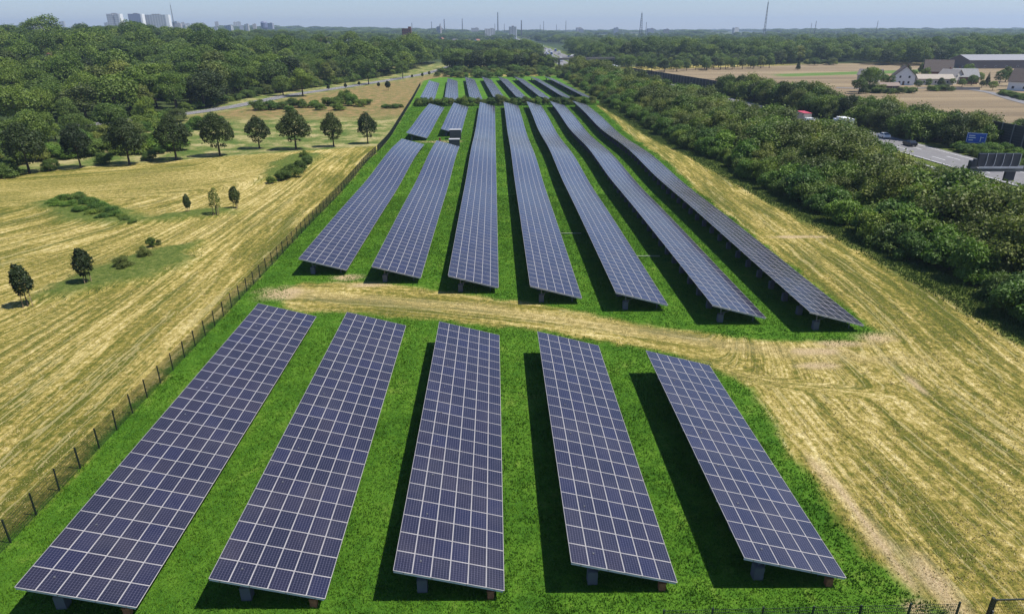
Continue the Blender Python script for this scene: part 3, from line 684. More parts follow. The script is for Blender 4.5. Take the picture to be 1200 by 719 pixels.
def scatter(name, pts, sources, label=None, cat=None, wide=(.9, 1.25)):
    """uncountable mass: geometry-node instances of the crowns of standing trees"""
    n = len(pts); V = [(p[0], p[1], hz(p[0], p[1])-.3) for p in pts]
    me = bpy.data.meshes.new(name); me.from_pydata(V, [], [])
    for an, ty, vals in (('src', 'INT', [random.randrange(len(sources)) for _ in pts]), ('rot', 'FLOAT', [random.uniform(0, 6.28) for _ in pts])):
        a = me.attributes.new(an, ty, 'POINT'); a.data.foreach_set('value', vals)
    a = me.attributes.new('scl', 'FLOAT_VECTOR', 'POINT')
    sv = []
    for p in pts:
        wd = random.uniform(*wide)*p[3] if len(p) > 3 else random.uniform(*wide); sv += [p[2]*wd, p[2]*wd, p[2]]
    a.data.foreach_set('vector', sv)
    o = bpy.data.objects.new(name, me); COL.objects.link(o); tag(o, label, cat, None, 'stuff')
    ng = bpy.data.node_groups.new(name, 'GeometryNodeTree'); ng.interface.new_socket('Geometry', in_out='INPUT', socket_type='NodeSocketGeometry'); ng.interface.new_socket('Geometry', in_out='OUTPUT', socket_type='NodeSocketGeometry')
    gi = ng.nodes.new('NodeGroupInput'); go = ng.nodes.new('NodeGroupOutput'); jn = ng.nodes.new('GeometryNodeJoinGeometry')
    def na(n_, ty):
        q = ng.nodes.new('GeometryNodeInputNamedAttribute'); q.data_type = ty; q.inputs[0].default_value = n_; return q.outputs[0]
    src, rot, scl = na('src', 'INT'), na('rot', 'FLOAT'), na('scl', 'FLOAT_VECTOR')
    ce = ng.nodes.new('ShaderNodeCombineXYZ'); ng.links.new(rot, ce.inputs[2]); er = ng.nodes.new('FunctionNodeEulerToRotation'); ng.links.new(ce.outputs[0], er.inputs[0])
    for k, so_ in enumerate(sources):
        cpn = ng.nodes.new('FunctionNodeCompare'); cpn.data_type = 'INT'; cpn.operation = 'EQUAL'
        ints = [s for s in cpn.inputs if s.type == 'INT']; ng.links.new(src, ints[0]); ints[1].default_value = k
        oi = ng.nodes.new('GeometryNodeObjectInfo'); oi.transform_space = 'ORIGINAL'; oi.inputs['Object'].default_value = so_; oi.inputs['As Instance'].default_value = True
        ip = ng.nodes.new('GeometryNodeInstanceOnPoints'); ng.links.new(gi.outputs[0], ip.inputs['Points']); ng.links.new(cpn.outputs[0], ip.inputs['Selection'])
        ng.links.new(oi.outputs['Geometry'], ip.inputs['Instance']); ng.links.new(er.outputs[0], ip.inputs['Rotation']); ng.links.new(scl, ip.inputs['Scale'])
        ng.links.new(ip.outputs[0], jn.inputs[0])
    ng.links.new(jn.outputs[0], go.inputs[0]); md = o.modifiers.new('scatter', 'NODES'); md.node_group = ng
    return o
def dcam(p): return math.hypot(p[0], p[1])
# --- the tall hedge along the motorway
def hedge_front(y): return float(np.interp(y, [0, 61, 75, 96, 125, 156, 215, 304, 487], [54.6, 54.6, 54.4, 53.8, 52.2, 50.2, 48.4, 45.6, 44]))
def in_hedge(x, y): return hedge_front(y)+1.2 < x < float(mway_x(y))-16
pts = poisson(in_hedge, (44, 90, 40, 500), lambda x, y: 3.1+.004*y, 40000, 3)
pts = sorted([p for p in pts if inview(*p)], key=dcam)
def hh(x, y):
    d = x-hedge_front(y); g = random.uniform(.74, 1.28)
    if x > 70 and 92 < y < 136: g *= .78
    return (3.2+min(d, 14)*.33)*g*(1.04 if 130 < y < 240 else 1.08)
first = []
for i, (x, y) in enumerate(pts[:300]):
    d = x-hedge_front(y)
    k = random.choice([0, 1, 4, 3, 1]) if d < 7 else random.choice([2, 5, 0, 6, 2, 5, 3])
    lb, gp_ = ('bright green shrub on the field side of the thick motorway hedge', 'field side shrubs of the motorway hedge') if d < 7 else ('taller olive-brown shrub inside the thick hedge along the motorway', 'inner shrubs of the motorway hedge')
    p = plant('hedge_shrub', SHR[k], x, y, hh(x, y), lb, 'shrub', gp_, random.uniform(.85, 1.25)); first.append(p)
shr_src = [c for p in first[:14] for c in p.children if c.name.startswith('foliage')]
scatter('hedge_thicket', [(x, y, hh(x, y)/4.4) for x, y in pts[300:]], shr_src, 'far stretch of the thick green hedge beside the motorway', 'hedge')
# --- far side of the motorway
def in_far(x, y): return float(mway_x(y))+17.5 < x < float(mway_x(y))+30 and (172 < y < 335)
pts = [p for p in poisson(in_far, (100, 140, 120, 560), 3.9, 9000, 5)]
for i, (x, y) in enumerate(pts[:170]):
    plant('verge_tree', random.choice([SHR[0], SHR[2], SHR[3], SHR[6], WOOD[5], WOOD[2], SHR[5]]), x, y, random.uniform(6.5, 9.2 if y < 250 else 11), 'dense green tree in the belt between motorway and harvested field', 'tree', 'tree belt on the far side of the motorway', random.uniform(.8, 1.05))
pts = poisson(lambda x, y: float(mway_x(y))+16.5 < x < float(mway_x(y))+27, (110, 132, 120, 172), 2.8, 1500, 6)
for (x, y) in pts[:60]: plant('verge_shrub', random.choice([SHR[1], SHR[4], SHR[0]]), x, y, random.uniform(1.5, 3), 'low bright shrub on the verge below the noise barrier', 'shrub', 'verge shrubs below the noise barrier', 1.2)
# --- the noise barriers
def barrier(pts_, h, label, mx=60):
    P = resample_straight(pts_, 4); r = empty('noise_barrier', (P[0].x, P[0].y, hz(P[0].x, P[0].y))); tag(r, label, 'noise barrier')
    for i in range(len(P)):
        q = P[i]-P[0]; inst('barrier_post', BPOST, r, q, (0, 0, 0), (1, 1, h/6.4))
        if i+1 < len(P):
            d = P[i+1]-P[i]; inst('barrier_panel', BPAN, r, q, (0, 0, math.atan2(-d.x, d.y)), (1, d.length/4, h/6.4))
MB_ = MB(); MB_.box((0, 0, 3.25), (.34, .3, 6.5)); BPOST = MB_.mesh('barrier_post', mat('barrier_concrete', (.24, .22, .2), .85))
MB_ = MB(); [MB_.box((.0 if k % 2 else .03, 2, .33+k*.64), (.16, 3.7, .62)) for k in range(10)]; BPAN = MB_.mesh('barrier_panel', mat('barrier_dark', (.035, .038, .035), .85))
barrier([(130.5, 116), (130.2, 176)], 6.4, 'dark noise barrier with pale posts at the right edge behind the blue sign')
barrier([(116, 300), (112.5, 340), (104, 400), (96, 450), (92, 486)], 5.0, 'long dark straight-topped noise barrier beyond the motorway, bordering the stubble field')

# ------------------------------------------------------------------ woods
def sky_clear(x, y, m):                  # keep trees off the roads and clearings
    rx = float(np.interp(y, _ry, _rx)); 
    if abs(x-rx) < m+3 and y < 720: return False
    if abs(x-float(mway_x(y))) < 20+m: return False
    return True
def in_left(x, y):
    fr = float(np.interp(y, [120, 153, 190, 224, 262, 286, 340, 386, 438, 506, 586, 700], [-128, -113, -114, -108, -118, -116, -112, -98, -84, -68, -58, -54]))
    return x < fr-3 and sky_clear(x, y, 5) and x > -700
pts = poisson(in_left, (-560, -50, 140, 700), lambda x, y: 7.2+.006*y, 60000, 11)
pts = sorted([p for p in pts if inview(*p, 10)], key=dcam)
def wh(x, y):
    rx = float(np.interp(y, _ry, _rx)); base = 8.5 if x > rx or y < 210 else 15
    if base < 10: base = 8+3.5*min(1, max(0, (-x-125)/90))
    return base*(.66+.7*float(vnoise(x, y, 34, 77)))*random.uniform(.78, 1.3)
src_first = []
for i, (x, y) in enumerate(pts[:150]):
    rx = float(np.interp(y, _ry, _rx)); near = x > rx or y < 210
    k = random.choice([0, 1, 2, 3, 4, 5, 6, 2]); h = wh(x, y)
    p = plant('woodland_tree', WOOD[k], x, y, h, 'bushy tree in the wood between the dark tree row and the country road' if near else 'tall dark tree in the wood behind the country road', 'tree', 'near wood left of the road' if near else 'wood behind the country road', random.uniform(.95, 1.55)); src_first.append(p)
WSRC = [c for p in src_first[:16] for c in p.children if c.name.startswith('crown')]
scatter('woodland', [(x, y, wh(x, y)/13.5) for x, y in pts[150:]], WSRC, 'deep wood stretching back on the left beyond the first rows of trees', 'wood', (1.15, 1.6))
for (u, D, h, k) in [(92, 385, 27, 1), (50, 400, 25, 3), (18, 430, 22, 0), (398, 470, 24, 6)]:
    d = F+R2*((u-600)/780)-U2*((45-359.5)/780); x = d.x/d.y*D
    plant('tall_tree', WOOD[k], x, D, h, {92: 'tallest rounded treetop rising above the left wood', 50: 'tall treetop standing above the wood left of the high-rises', 18: 'treetop above the wood at the far left edge', 398: 'pointed dark treetop above the wood behind the road'}[u], 'tree', None, .85)
# clump behind the distant tables
def in_mid(x, y):
    return -34 < x < 44 and 528 < y < 640 and sky_clear(x, y, 2)
pts = sorted(poisson(in_mid, (-34, 50, 528, 640), 6, 6000, 12), key=lambda p: p[1])
for (x, y) in pts[:80]: plant('clump_tree', random.choice(WOOD), x, y, random.uniform(13, 17.5)*(1-.3*max(0, (x-15)/30)), 'dense dark tree in the clump right behind the distant solar tables', 'tree', 'tree clump behind the distant solar tables', 1.25)
for i in range(26):
    x = -33+i*2.9; plant('clump_shrub', random.choice(SHR), x, random.uniform(524, 530), random.uniform(4, 6.5), 'tall shrub along the foot of the dark tree clump behind the distant tables', 'shrub', 'shrubs at the foot of the tree clump', 1.3)
for i in range(60):
    x = -40+i*1.5; plant('verge_bush', random.choice(SHR), x, random.uniform(455, 522), random.uniform(2.4, 5), 'bush in the rough strip behind the distant solar tables', 'shrub', 'bushes behind the distant solar tables', 1.3)
# undergrowth along the edge of the left wood
for i in range(70):
    y = 150+i*5.6+random.uniform(-2, 2); fr = float(np.interp(y, [120, 153, 190, 224, 262, 286, 340, 386, 438, 506, 586, 700], [-128, -113, -114, -108, -118, -116, -112, -98, -84, -68, -58, -54]))
    x = fr+random.uniform(-4, 3 if y < 255 else -3)
    if abs(x-float(np.interp(y, _ry, _rx))) > 7: plant('edge_shrub', random.choice(SHR), x, y, random.uniform(2.6, 5.5), 'green shrub along the ragged edge of the left wood', 'shrub', 'shrubs edging the left wood', random.uniform(1.1, 1.5))
for (u, v) in [(150, 172), (172, 166), (190, 168), (140, 180), (110, 182), (80, 186), (60, 184), (20, 188), (212, 160), (230, 152), (165, 180), (250, 148), (200, 176), (125, 174), (95, 172), (40, 178)]:
    x, y = G(u, v); plant('meadow_shrub', random.choice(SHR[:2]+SHR[3:5]), x, y, random.uniform(2.5, 4.6), 'bright green shrub in the weedy strip behind the dark tree row', 'shrub', 'shrubs behind the dark tree row', random.uniform(1.2, 1.8))
# woods on the right
RF = [(95, 600), (124, 512), (218, 557), (262, 600), (296, 660), (336, 585), (420, 575), (700, 560)]
def in_right(x, y):
    f = float(np.interp(x, [p[0] for p in RF], [p[1] for p in RF])) if x > 95 else 600
    return y > f and x > float(mway_x(y))+24 and not (225 < x < 330 and y < 650 and (x-225)*.6+600 > y)
pts = sorted([p for p in poisson(in_right, (95, 720, 500, 900), 8.5, 30000, 13) if inview(*p, 10)], key=dcam)
def rh(x, y): return (8.5 if (x < 235 and y < 660) else 15)*(.8+.45*float(vnoise(x, y, 45, 78)))*random.uniform(.85, 1.15)
for i, (x, y) in enumerate(pts[:145]):
    low = x < 235 and y < 660
    plant('woodland_tree', random.choice(WOOD), x, y, rh(x, y), 'low olive tree in the young wood beyond the overpass and the stubble' if low else 'tall tree at the edge of the big dark wood behind the houses', 'tree', 'young wood beyond the overpass' if low else 'dark wood behind the houses', random.uniform(1.1, 1.4))
scatter('woodland', [(x, y, rh(x, y)/13.5) for x, y in pts[145:]], WSRC, 'depth of the dark wood on the right beyond the houses', 'wood', (1.1, 1.4))
# country beyond: woods, copses and hedgerows out to the horizon
def far_pts(n, y0, y1, thr, seed):
    g = np.random.default_rng(seed); yy = y0*(y1/y0)**g.random(n); xx = (g.random(n)*2-1)*yy*.92+yy*.03
    v = vnoise(xx, yy, 230, seed)*.6+vnoise(xx, yy*.55, 620, seed+1)*.5
    k = (v > thr) & (np.abs(xx-mway_x(yy)) > 26); return list(zip(xx[k], yy[k]))
fp = far_pts(15000, 700, 2300, .55, 31)
fp = [(x, y) for x, y in fp if not (in_right(x, y) and y < 900 and x < 720) and not (in_left(x, y) and y < 700)]
scatter('distant_woods', [(x, y, random.uniform(8, 17)/13.5) for x, y in fp], WSRC[:8], 'belts of distant woodland and copses across the plain', 'woodland', (1.3, 2.0))
fp = far_pts(7000, 2300, 9000, .52, 41)
scatter('horizon_woods', [(x, y, random.uniform(10, 20)/13.5) for x, y in fp], WSRC[:4], 'faint bluish woods along the horizon', 'woodland', (3, 6))

# ------------------------------------------------------------------ buildings
brick = mat('brown_brick', (.16, .08, .055), .9, 0, .3, 3); tile_b = mat('brown_roof_tiles', (.065, .048, .04), .8, 0, .25, 2); tile_g = mat('grey_roof_tiles', (.13, .12, .12), .8, 0, .2, 2)
tile_r = mat('red_roof_tiles', (.22, .09, .055), .8, 0, .2, 2); plaster = mat('pale_plaster', (.48, .46, .42), .9, 0, .05); metal_roof = mat('grey_sheet_roof', (.22, .22, .235), .6, 0, .08); wframe = mat('window_frame', (.6, .6, .6), .6)
def house(x, y, w, l, ev, rd, rz, wall, roofm, label, cat='house', wins=3, chim=True, ridge_x=False, storeys=2, group=None):
    z = hz(x, y); r = empty('house' if cat == 'house' else cat.replace(' ', '_'), (x, y, z), rz); tag(r, label, cat, group)
    MB().prism([(-w/2, -.5), (w/2, -.5), (w/2, ev), (0, rd), (-w/2, ev)], -l/2, l/2).build('wall', wall, r)
    mb = MB(); sl_ = math.atan2(rd-ev, w/2); ov = .5
    for s in (-1, 1):
        a = Vector((s*(w/2+ov), 0, ev-ov*math.tan(sl_)+.03)); b = Vector((0, 0, rd+.03)); n = Vector((s*math.sin(sl_), 0, math.cos(sl_)))*.22
        P = [a, b, b+n, a+n]; mb.add([(p.x, -l/2-ov, p.z) for p in P]+[(p.x, l/2+ov, p.z) for p in P], [(0, 1, 2, 3), (7, 6, 5, 4), (0, 4, 5, 1), (1, 5, 6, 2), (2, 6, 7, 3), (3, 7, 4, 0)])
    rf = mb.build('roof', roofm, r)
    if chim: MB().box((w*.14, l*.2, rd+.1), (.7, .7, 1.9)).build('chimney', brick, rf)
    def win(px, py, pz, ww, wh_, axis):
        f = MB(); t = .1
        if axis == 'x':
            for dz in (-1, 1): f.box((px, py, pz+dz*wh_/2), (.12, ww+t, t))
            for dy in (-1, 1): f.box((px, py+dy*ww/2, pz), (.12, t, wh_))
            o = f.build('window', wframe, r); MB().box((px, py, pz), (.06, ww-t, wh_-t)).build('pane', glassm, o)
        else:
            for dz in (-1, 1): f.box((px, py, pz+dz*wh_/2), (ww+t, .12, t))
            for dx in (-1, 1): f.box((px+dx*ww/2, py, pz), (t, .12, wh_))
            o = f.build('window', wframe, r); MB().box((px, py, pz), (ww-t, .06, wh_-t)).build('pane', glassm, o)
    for st in range(storeys):
        pz = 1.5+st*2.8
        if pz+.6 < ev:
            for i in range(wins):
                py = -l/2+l*(i+.5)/wins
                for s in (-1, 1): win(s*(w/2+.03), py, pz, 1.1, 1.2, 'x')
        if pz+.8 < ev+(rd-ev)*.55:
            for s in (-1, 1):
                for dx in (-.22, .22): win(dx*w, s*(l/2+.03), pz, 1.0, 1.2, 'y')
    d = MB(); d.box((-.02*w, -l/2-.05, 1.05), (1.0, .1, 2.1)); dd = d.build('door', mat('door_paint', (.12, .08, .05), .6), r)
    MB().box((.33-.02*w, -l/2-.13, 1.05), (.05, .06, .16)).build('handle', steel, dd)
    return r
x, y = G(1057, 99); house(x, y, 10, 12, 5.0, 9.6, R(-24), white, tile_b, 'white gabled house left of the brown farmhouse')
x, y = G(1027, 96); house(x, y+8, 9, 12, 3.5, 6.5, R(50), plaster, tile_g, 'low pale house half hidden left of the white gabled house')
x, y = G(1098, 92); house(x+3, y+6, 12, 15, 4.2, 10.5, R(62), brick, tile_b, 'big brown-roofed farmhouse in the middle of the hamlet')
x, y = G(1092, 99); house(x, y, 8, 18, 3.2, 5.2, R(80), plaster, mat('pale_tan_roof', (.33, .29, .24), .9), 'low building with a pale tan roof in front of the farmhouse', 'outbuilding', chim=False, storeys=1)
x, y = G(1112, 98); house(x, y, 8, 10, 3.8, 7.5, R(20), plaster, mat('weathered_grey_roof', (.27, .25, .23), .9), 'small gabled house with grey roof right of the farmhouse')
x, y = G(1127, 98); house(x, y, 9, 12, 4.0, 7.8, R(78), brick, mat('slate_roof', (.2, .2, .2), .8), 'brick house with grey slate roof at the right end of the hamlet')
x, y = G(1031, 106); house(x, y, 5, 16, 2.4, 3.6, R(85), mat('timber_wall', (.12, .09, .07), .9), mat('shed_roof', (.22, .17, .14), .9), 'long low shed with brownish roof left of the white house', 'shed', chim=False, storeys=1)
x, y = G(1203, 106); house(x, y, 12, 14, 4.5, 10, R(40), white, tile_b, 'white house with dark roof cut by the right edge')
x, y = G(1143, 80); house(x+48, y+4, 26, 116, 6.0, 9.5, R(88), mat('barn_wall', (.13, .11, .10), .9), metal_roof, 'long barn with pale grey roof in front of the dark wood', 'barn', wins=14, chim=False, storeys=1)
x, y = G(1125, 70); house(x+4, y-30, 12, 50, 4.5, 6.5, R(90), plaster, metal_roof, 'second pale-roofed barn at the wood edge left of the long barn', 'barn', wins=5, chim=False, storeys=1)
for (u, D, ht, wall, roofm, rz, lb) in [(8, 330, 6, plaster, tile_g, 80, 'grey-roofed house among trees at the left edge'), (-2, 352, 6, white, tile_b, 20, 'white house behind the grey roof at the left edge'), (52, 395, 9.5, white, tile_r, 30, 'white house front glimpsed among the trees at the upper left'),
                                   (243, 470, 10, plaster, tile_r, 75, 'pale house with a chimney in the gap of the wood'), (225, 640, 12, brick, tile_b, 85, 'reddish brick block rising above the wood below the high-rises'), (552, 820, 6, white, metal_roof, 60, 'white-roofed house beyond the wood left of the clump'), (530, 760, 5, plaster, tile_r, 20, 'small pale house at the end of the country road')]:
    d = F+R2*((u-600)/780)-U2*((45-359.5)/780); x = d.x/d.y*D
    house(x, D, 10, 14, ht, ht+4, R(rz), wall, roofm, lb, 'house', 2)
# hamlet trees
for (u, v, tp, sp_, lb) in [(1017, 108, 76, WOOD[6], 'large dark tree left of the white gabled house'), (1006, 110, 90, WOOD[0], 'smaller dark tree leaning against the large one left of the hamlet'), (1156, 101, 84, CONI, 'pointed conifer between the hamlet and the right-hand house'), (1185, 101, 80, WOOD[6], 'dense round tree beside the white house at the right edge'), (1163, 106, 94, WOOD[1], 'clipped round tree right of the conifer'),
                            (1042, 103, 87, WOOD[3], 'dark tree left of the white gable'), (1101, 104, 90, WOOD[4], 'brownish bushy tree before the farmhouse'), (1138, 100, 87, WOOD[2], 'light green tree at the right end of the hamlet'), (1075, 104, 93, WOOD[1], 'dark bushy tree just right of the white gable'), (1103, 84, 72, WOOD[0], 'tree rising behind the farmhouse roof'),
                            (1118, 78, 62, WOOD[1], 'tree in front of the wood left of the long barn'), (935, 82, 68, CONI, 'dark column-shaped tree in the stubble at the field edge'), (918, 76, 70, WOOD[0], 'dark bush standing in the far stubble'), (972, 76, 66, WOOD[5], 'grey-green tree at the edge of the green strip')]:
    x, y = G(u, v); h = top(u, tp, y); plant('garden_tree', sp_, x, y, h, lb, 'tree', None, 1.25 if sp_ is not CONI else 1)
for i, (u, v, h) in enumerate([(1034, 100, 6), (1049, 97, 5), (1068, 96, 7), (1083, 95, 8), (1079, 90, 9), (1108, 90, 8), (1120, 93, 6), (1131, 95, 8), (1134, 91, 9), (1146, 97, 6), (1171, 98, 8), (1178, 96, 9), (1060, 88, 7), (1093, 86, 8), (1022, 98, 9), (1116, 100, 4), (1127, 102, 4.5), (1087, 103, 5), (1150, 103, 4)]):
    x, y = G(u, v); plant('hamlet_tree', WOOD[i % 7], x, y, h, 'small green tree among the houses of the hamlet', 'tree', 'garden trees between the hamlet houses', 1.2)
bushes([(1012+7*i, 109+random.uniform(-1, 1), random.uniform(2.5, 4.5), 1.5) for i in range(9)]+[(1090+6*i, 106.5, random.uniform(2, 3.5), 1.6) for i in range(5)], 'garden shrub along the front of the hamlet', 'garden shrubs before the houses', [5, 0, 3])
bushes([(1174+5*i, 111+1.1*i, 2.6, 1.7) for i in range(7)], 'shrub of the clipped hedge running to the right-hand house', 'clipped garden hedge at the right', [0, 3, 6])
bushes([(945+4.5*i, 76+random.uniform(-1, 1), random.uniform(3, 7), 1.3) for i in range(8)], 'bush along the far edge of the green strip', 'bushes by the green strip', [2, 5, 6])
bushes([(1186, 158, 4, 1.3), (1200, 156, 5, 1.3), (1212, 152, 5, 1.3)], 'bush in front of the stubble behind the noise barrier', 'bushes behind the noise barrier', [0, 3])
# garden wall
x0, y0 = G(1120, 106); x1, y1 = G(1144, 105); mb = MB(); mb.box((0, 0, .6), (math.hypot(x1-x0, y1-y0), .4, 1.2)); mb.box((0, 0, 1.23), (math.hypot(x1-x0, y1-y0)+.1, .5, .06))
o = mb.build('garden_wall', conc, None, ((x0+x1)/2, (y0+y1)/2, hz(x0, y0))); tag(o, 'low grey garden wall in front of the brick house', 'wall')

# overpass beyond the field
bx, by = 72, 596
r = empty('road_bridge', (bx, by, 0)); tag(r, 'grey concrete road bridge crossing the motorway beyond the distant tables', 'bridge')
mb = MB(); mb.box((0, 0, 6.2), (64, 11, 1.1)); mb.box((0, -5.6, 6.95), (64, .25, .5)); mb.box((0, 5.6, 6.95), (64, .25, .5)); mb.build('deck', mat('bridge_concrete', (.20, .185, .165), .9), r)
for xx in (-17, 0, 17):
    mb = MB(); [mb.box((xx, yy, 2.8), (.9, .9, 5.7)) for yy in (-3.5, 3.5)]; mb.box((xx, 0, 5.45), (1.2, 9, .4)); mb.build('pier', conc, r)
mb = MB()
for sy in (-5.6, 5.6):
    mb.box((0, sy, 8.1), (64, .07, .07)); [mb.box((i*2-32, sy, 7.65), (.06, .06, .9)) for i in range(33)]
mb.build('railing', steel, r)
for s in (-1, 1): MB().box((s*31, 0, 2.7), (4, 11, 6.0)).build('abutment', conc, r)
mb = MB(); x = 118
tag(MB().add([(104, 590, 7.0), (104, 602, 7.0), (190, 640, 1), (190, 628, 1), (104, 584, 0), (104, 608, 0), (190, 648, 0), (190, 620, 0)], [(0, 3, 2, 1), (0, 4, 7, 3), (1, 2, 6, 5), (0, 1, 5, 4), (3, 7, 6, 2)]).build('embankment', mat('rough_grass', (.07, .09, .03), .95, 0, .3, .4)), kind='structure')

# sign gantry over the near carriageway
gy = 114.2
r = empty('sign_gantry', (83.2, gy, hz(83.2, gy)), R(-2)); tag(r, 'grey motorway gantry carrying five dark ribbed sign boards above the road', 'gantry')
mb = MB(); [mb.box((8.4, yy, zz), (18.6, .22, .22)) for yy in (-.5, .5) for zz in (5.9, 6.5)]; mb.box((8.4, 0, 6.2), (18.6, .6, .45)); mb.build('beam', steel, r)
mb = MB(); mb.tube([(-.3, 0, 0), (-.3, 0, 6.6)], .28, 10); mb.box((-.3, 0, .2), (1.2, 1.2, .4)); mb.build('column', steel, r)
mb = MB(); mb.tube([(17.3, 0, 0), (17.3, 0, 6.6)], .28, 10); mb.box((17.3, 0, .2), (1.2, 1.2, .4)); mb.build('column', steel, r)
sbm = mat('sign_board_dark', (.028, .032, .045), .5); rib = mat('rib_metal', (.45, .45, .47), .5)
for i in range(5):
    xx = .95+i*1.43; b = MB().box((xx, -.2, 7.75), (1.3, .5, 2.2)).build('sign_board', sbm, r)
    mb = MB(); mb.tube([(xx+.69, -.5, 8.85), (xx+.69, -.55, 7.5), (xx+.6, -.62, 6.9), (xx+.35, -.66, 6.55)], .05, 5); mb.build('rib', rib, b)
mb = MB(); mb.box((4.0, -.75, 6.45), (7.6, .7, .08)); mb.box((4.0, -1.08, 6.62), (7.6, .05, .3)); mb.build('walkway', rib, r)
MB().box((6.5, -.1, 4.9), (1.7, .45, 1.6)).build('lower_board', sbm, r)
mb = MB(); mb.box((-.45, -.2, 7.0), (1.0, .8, 1.3)); mb.box((-.3, -.5, 7.8), (.5, .5, .4)); mb.build('control_box', sbm, r)
# blue direction sign
x, y = 120.5, 167
r = empty('direction_sign', (x, y, hz(x, y)), R(-30)); tag(r, 'blue motorway sign with white border standing before the dark hedge', 'road sign')
blue = mat('sign_blue', (.01, .09, .42), .5, 0, .05)
MB().box((0, 0, 3.3), (4.2, .1, 2.5)).build('board', blue, r)
mb = MB(); [mb.box((0, -.06, 3.3+s*1.17), (4.05, .02, .07)) for s in (-1, 1)]; [mb.box((s*1.98, -.06, 3.3), (.07, .02, 2.3)) for s in (-1, 1)]; mb.build('border', white, r)
mb = MB(); [mb.box((-1.0, -.065, 3.9), (1.3, .02, .22)), mb.box((-.9, -.065, 3.4), (1.5, .02, .22)), mb.box((.9, -.065, 3.1), (.16, .02, 1.2)), mb.box((1.25, -.065, 3.5), (.6, .02, .14)), mb.box((-1.1, -.065, 2.8), (1.0, .02, .22))]; mb.build('lettering', white, r)
mb = MB(); [mb.box((s*1.4, .12, 2.2), (.14, .14, 4.4)) for s in (-1, 1)]; mb.build('sign_post', steel, r)

# ------------------------------------------------------------------ vehicles
def car_paint(n, c): return mat(n, c, .3, 0, .03)
def wheel_mesh(rad, wd):
    mb = MB(); mb.tube([(-wd/2, 0, 0), (wd/2, 0, 0)], rad, 12); mb.mat(1).tube([(-wd/2-.02, 0, 0), (wd/2+.02, 0, 0)], rad*.55, 8); return mb.mesh('wheel', [tyre, steel])
WH, WHL = wheel_mesh(.32, .22), wheel_mesh(.5, .3)
def car(x, y, rz, paintm, label, group=None):
    r = empty('car', (x, y, hz(x, y)+.15), rz); tag(r, label, 'car', group)
    prof = [(-2.15, .35), (-2.2, .75), (-2.05, .98), (-.95, 1.05), (-.35, 1.45), (1.0, 1.47), (1.85, 1.05), (2.15, 1.0), (2.2, .4), (1.9, .28), (-1.9, .28)]
    mb = MB(); n = len(prof)
    def hw(z): return .88 if z < 1.06 else .68
    mb.add([(-hw(z), py, z) for py, z in prof]+[(hw(z), py, z) for py, z in prof], [tuple(range(n)), tuple(range(2*n-1, n-1, -1))]+[(i, i+n, (i+1) % n+n, (i+1) % n) for i in range(n)])
    mb.build('body', paintm, r)
    mb = MB()
    for s in (-1, 1):
        mb.add([(s*.885, -.85, 1.06), (s*.885, 1.65, 1.06), (s*.70, .95, 1.42), (s*.70, -.35, 1.40)], [(0, 1, 2, 3)])
    mb.add([(-.8, -1.02, 1.065), (.8, -1.02, 1.065), (.62, -.42, 1.44), (-.62, -.42, 1.44)], [(0, 1, 2, 3)]); mb.add([(-.8, 1.86, 1.08), (.8, 1.86, 1.08), (.62, 1.08, 1.46), (-.62, 1.08, 1.46)], [(3, 2, 1, 0)])
    mb.build('windows', glassm, r)
    for sx in (-.8, .8):
        for sy in (-1.35, 1.35): inst('wheel', WH, r, (sx, sy, .32))
    for sx in (-.6, .6): MB().box((sx, -2.19, .72), (.35, .06, .14)).build('headlight', white, r)
    return r
def lorry(x, y, rz, cabm, boxm, roofm, L, label, group=None, hgt=3.8):
    r = empty('lorry', (x, y, hz(x, y)+.15), rz); tag(r, label, 'lorry', group)
    mb = MB(); mb.prism([(-1.2, .6), (1.2, .6), (1.2, 2.6), (1.05, 3.0), (-1.05, 3.0), (-1.2, 2.6)], -L/2, -L/2+2.1); mb.build('cab', cabm, r)
    mb = MB(); mb.box((0, -L/2-.02, 2.1), (2.1, .05, .8)); [mb.box((s*1.21, -L/2+.7, 2.1), (.04, .9, .7)) for s in (-1, 1)]; mb.build('windscreen', glassm, r)
    mb = MB(); mb.box((0, 1.15, (hgt+1.1)/2), (2.5, L-2.5, hgt-1.1)); b = mb.build('box_body', boxm, r)
    mb = MB(); mb.box((0, 1.15, hgt+.04), (2.54, L-2.46, .12)); mb.build('roof', roofm, b)
    MB().box((0, .6, .9), (1.2, L-1.2, .3)).build('chassis', steel, r)
    for yy in (-L/2+1.2, L/2-1.4, L/2-2.6):
        for sx in (-1.05, 1.05): inst('wheel', WHL, r, (sx, yy, .5))
    return r
wp = car_paint('white_paint', (.8, .8, .8)); rp = car_paint('red_tarpaulin', (.5, .03, .03)); gp_ = car_paint('silver_paint', (.35, .36, .38)); bp_ = car_paint('black_paint', (.015, .015, .02)); blp = car_paint('blue_paint', (.02, .08, .35)); tanp = car_paint('beige_tarpaulin', (.35, .3, .25))
lorry(98.5, 216, R(-4), wp, tanp, rp, 9.5, 'lorry with red roof and beige sides in a gap of the motorway hedge', hgt=4.1)
lorry(106.0, 206, R(176), wp, wp, wp, 9.5, 'white box lorry right of the red-roofed lorry on the motorway', hgt=3.7)
car(103.2, 206.5, R(-4), gp_, 'silver car between the red-roofed and the white lorry')
car(109.5, 176, R(176), bp_, 'dark car on the open stretch of motorway')
car(110.2, 190, R(176), wp, 'white car on the motorway ahead of the dark one, partly hidden by shrubs')
x, y = G(717, 82)
lorry(x+1, y, R(60), wp, wp, wp, 7, 'white box van parked near the right end of the bridge', hgt=3.4)
x, y = G(783, 97); lorry(float(mway_x(420))-5, 420, R(6), wp, wp, wp, 8, 'white lorry half hidden behind the motorway hedge', hgt=3.9)
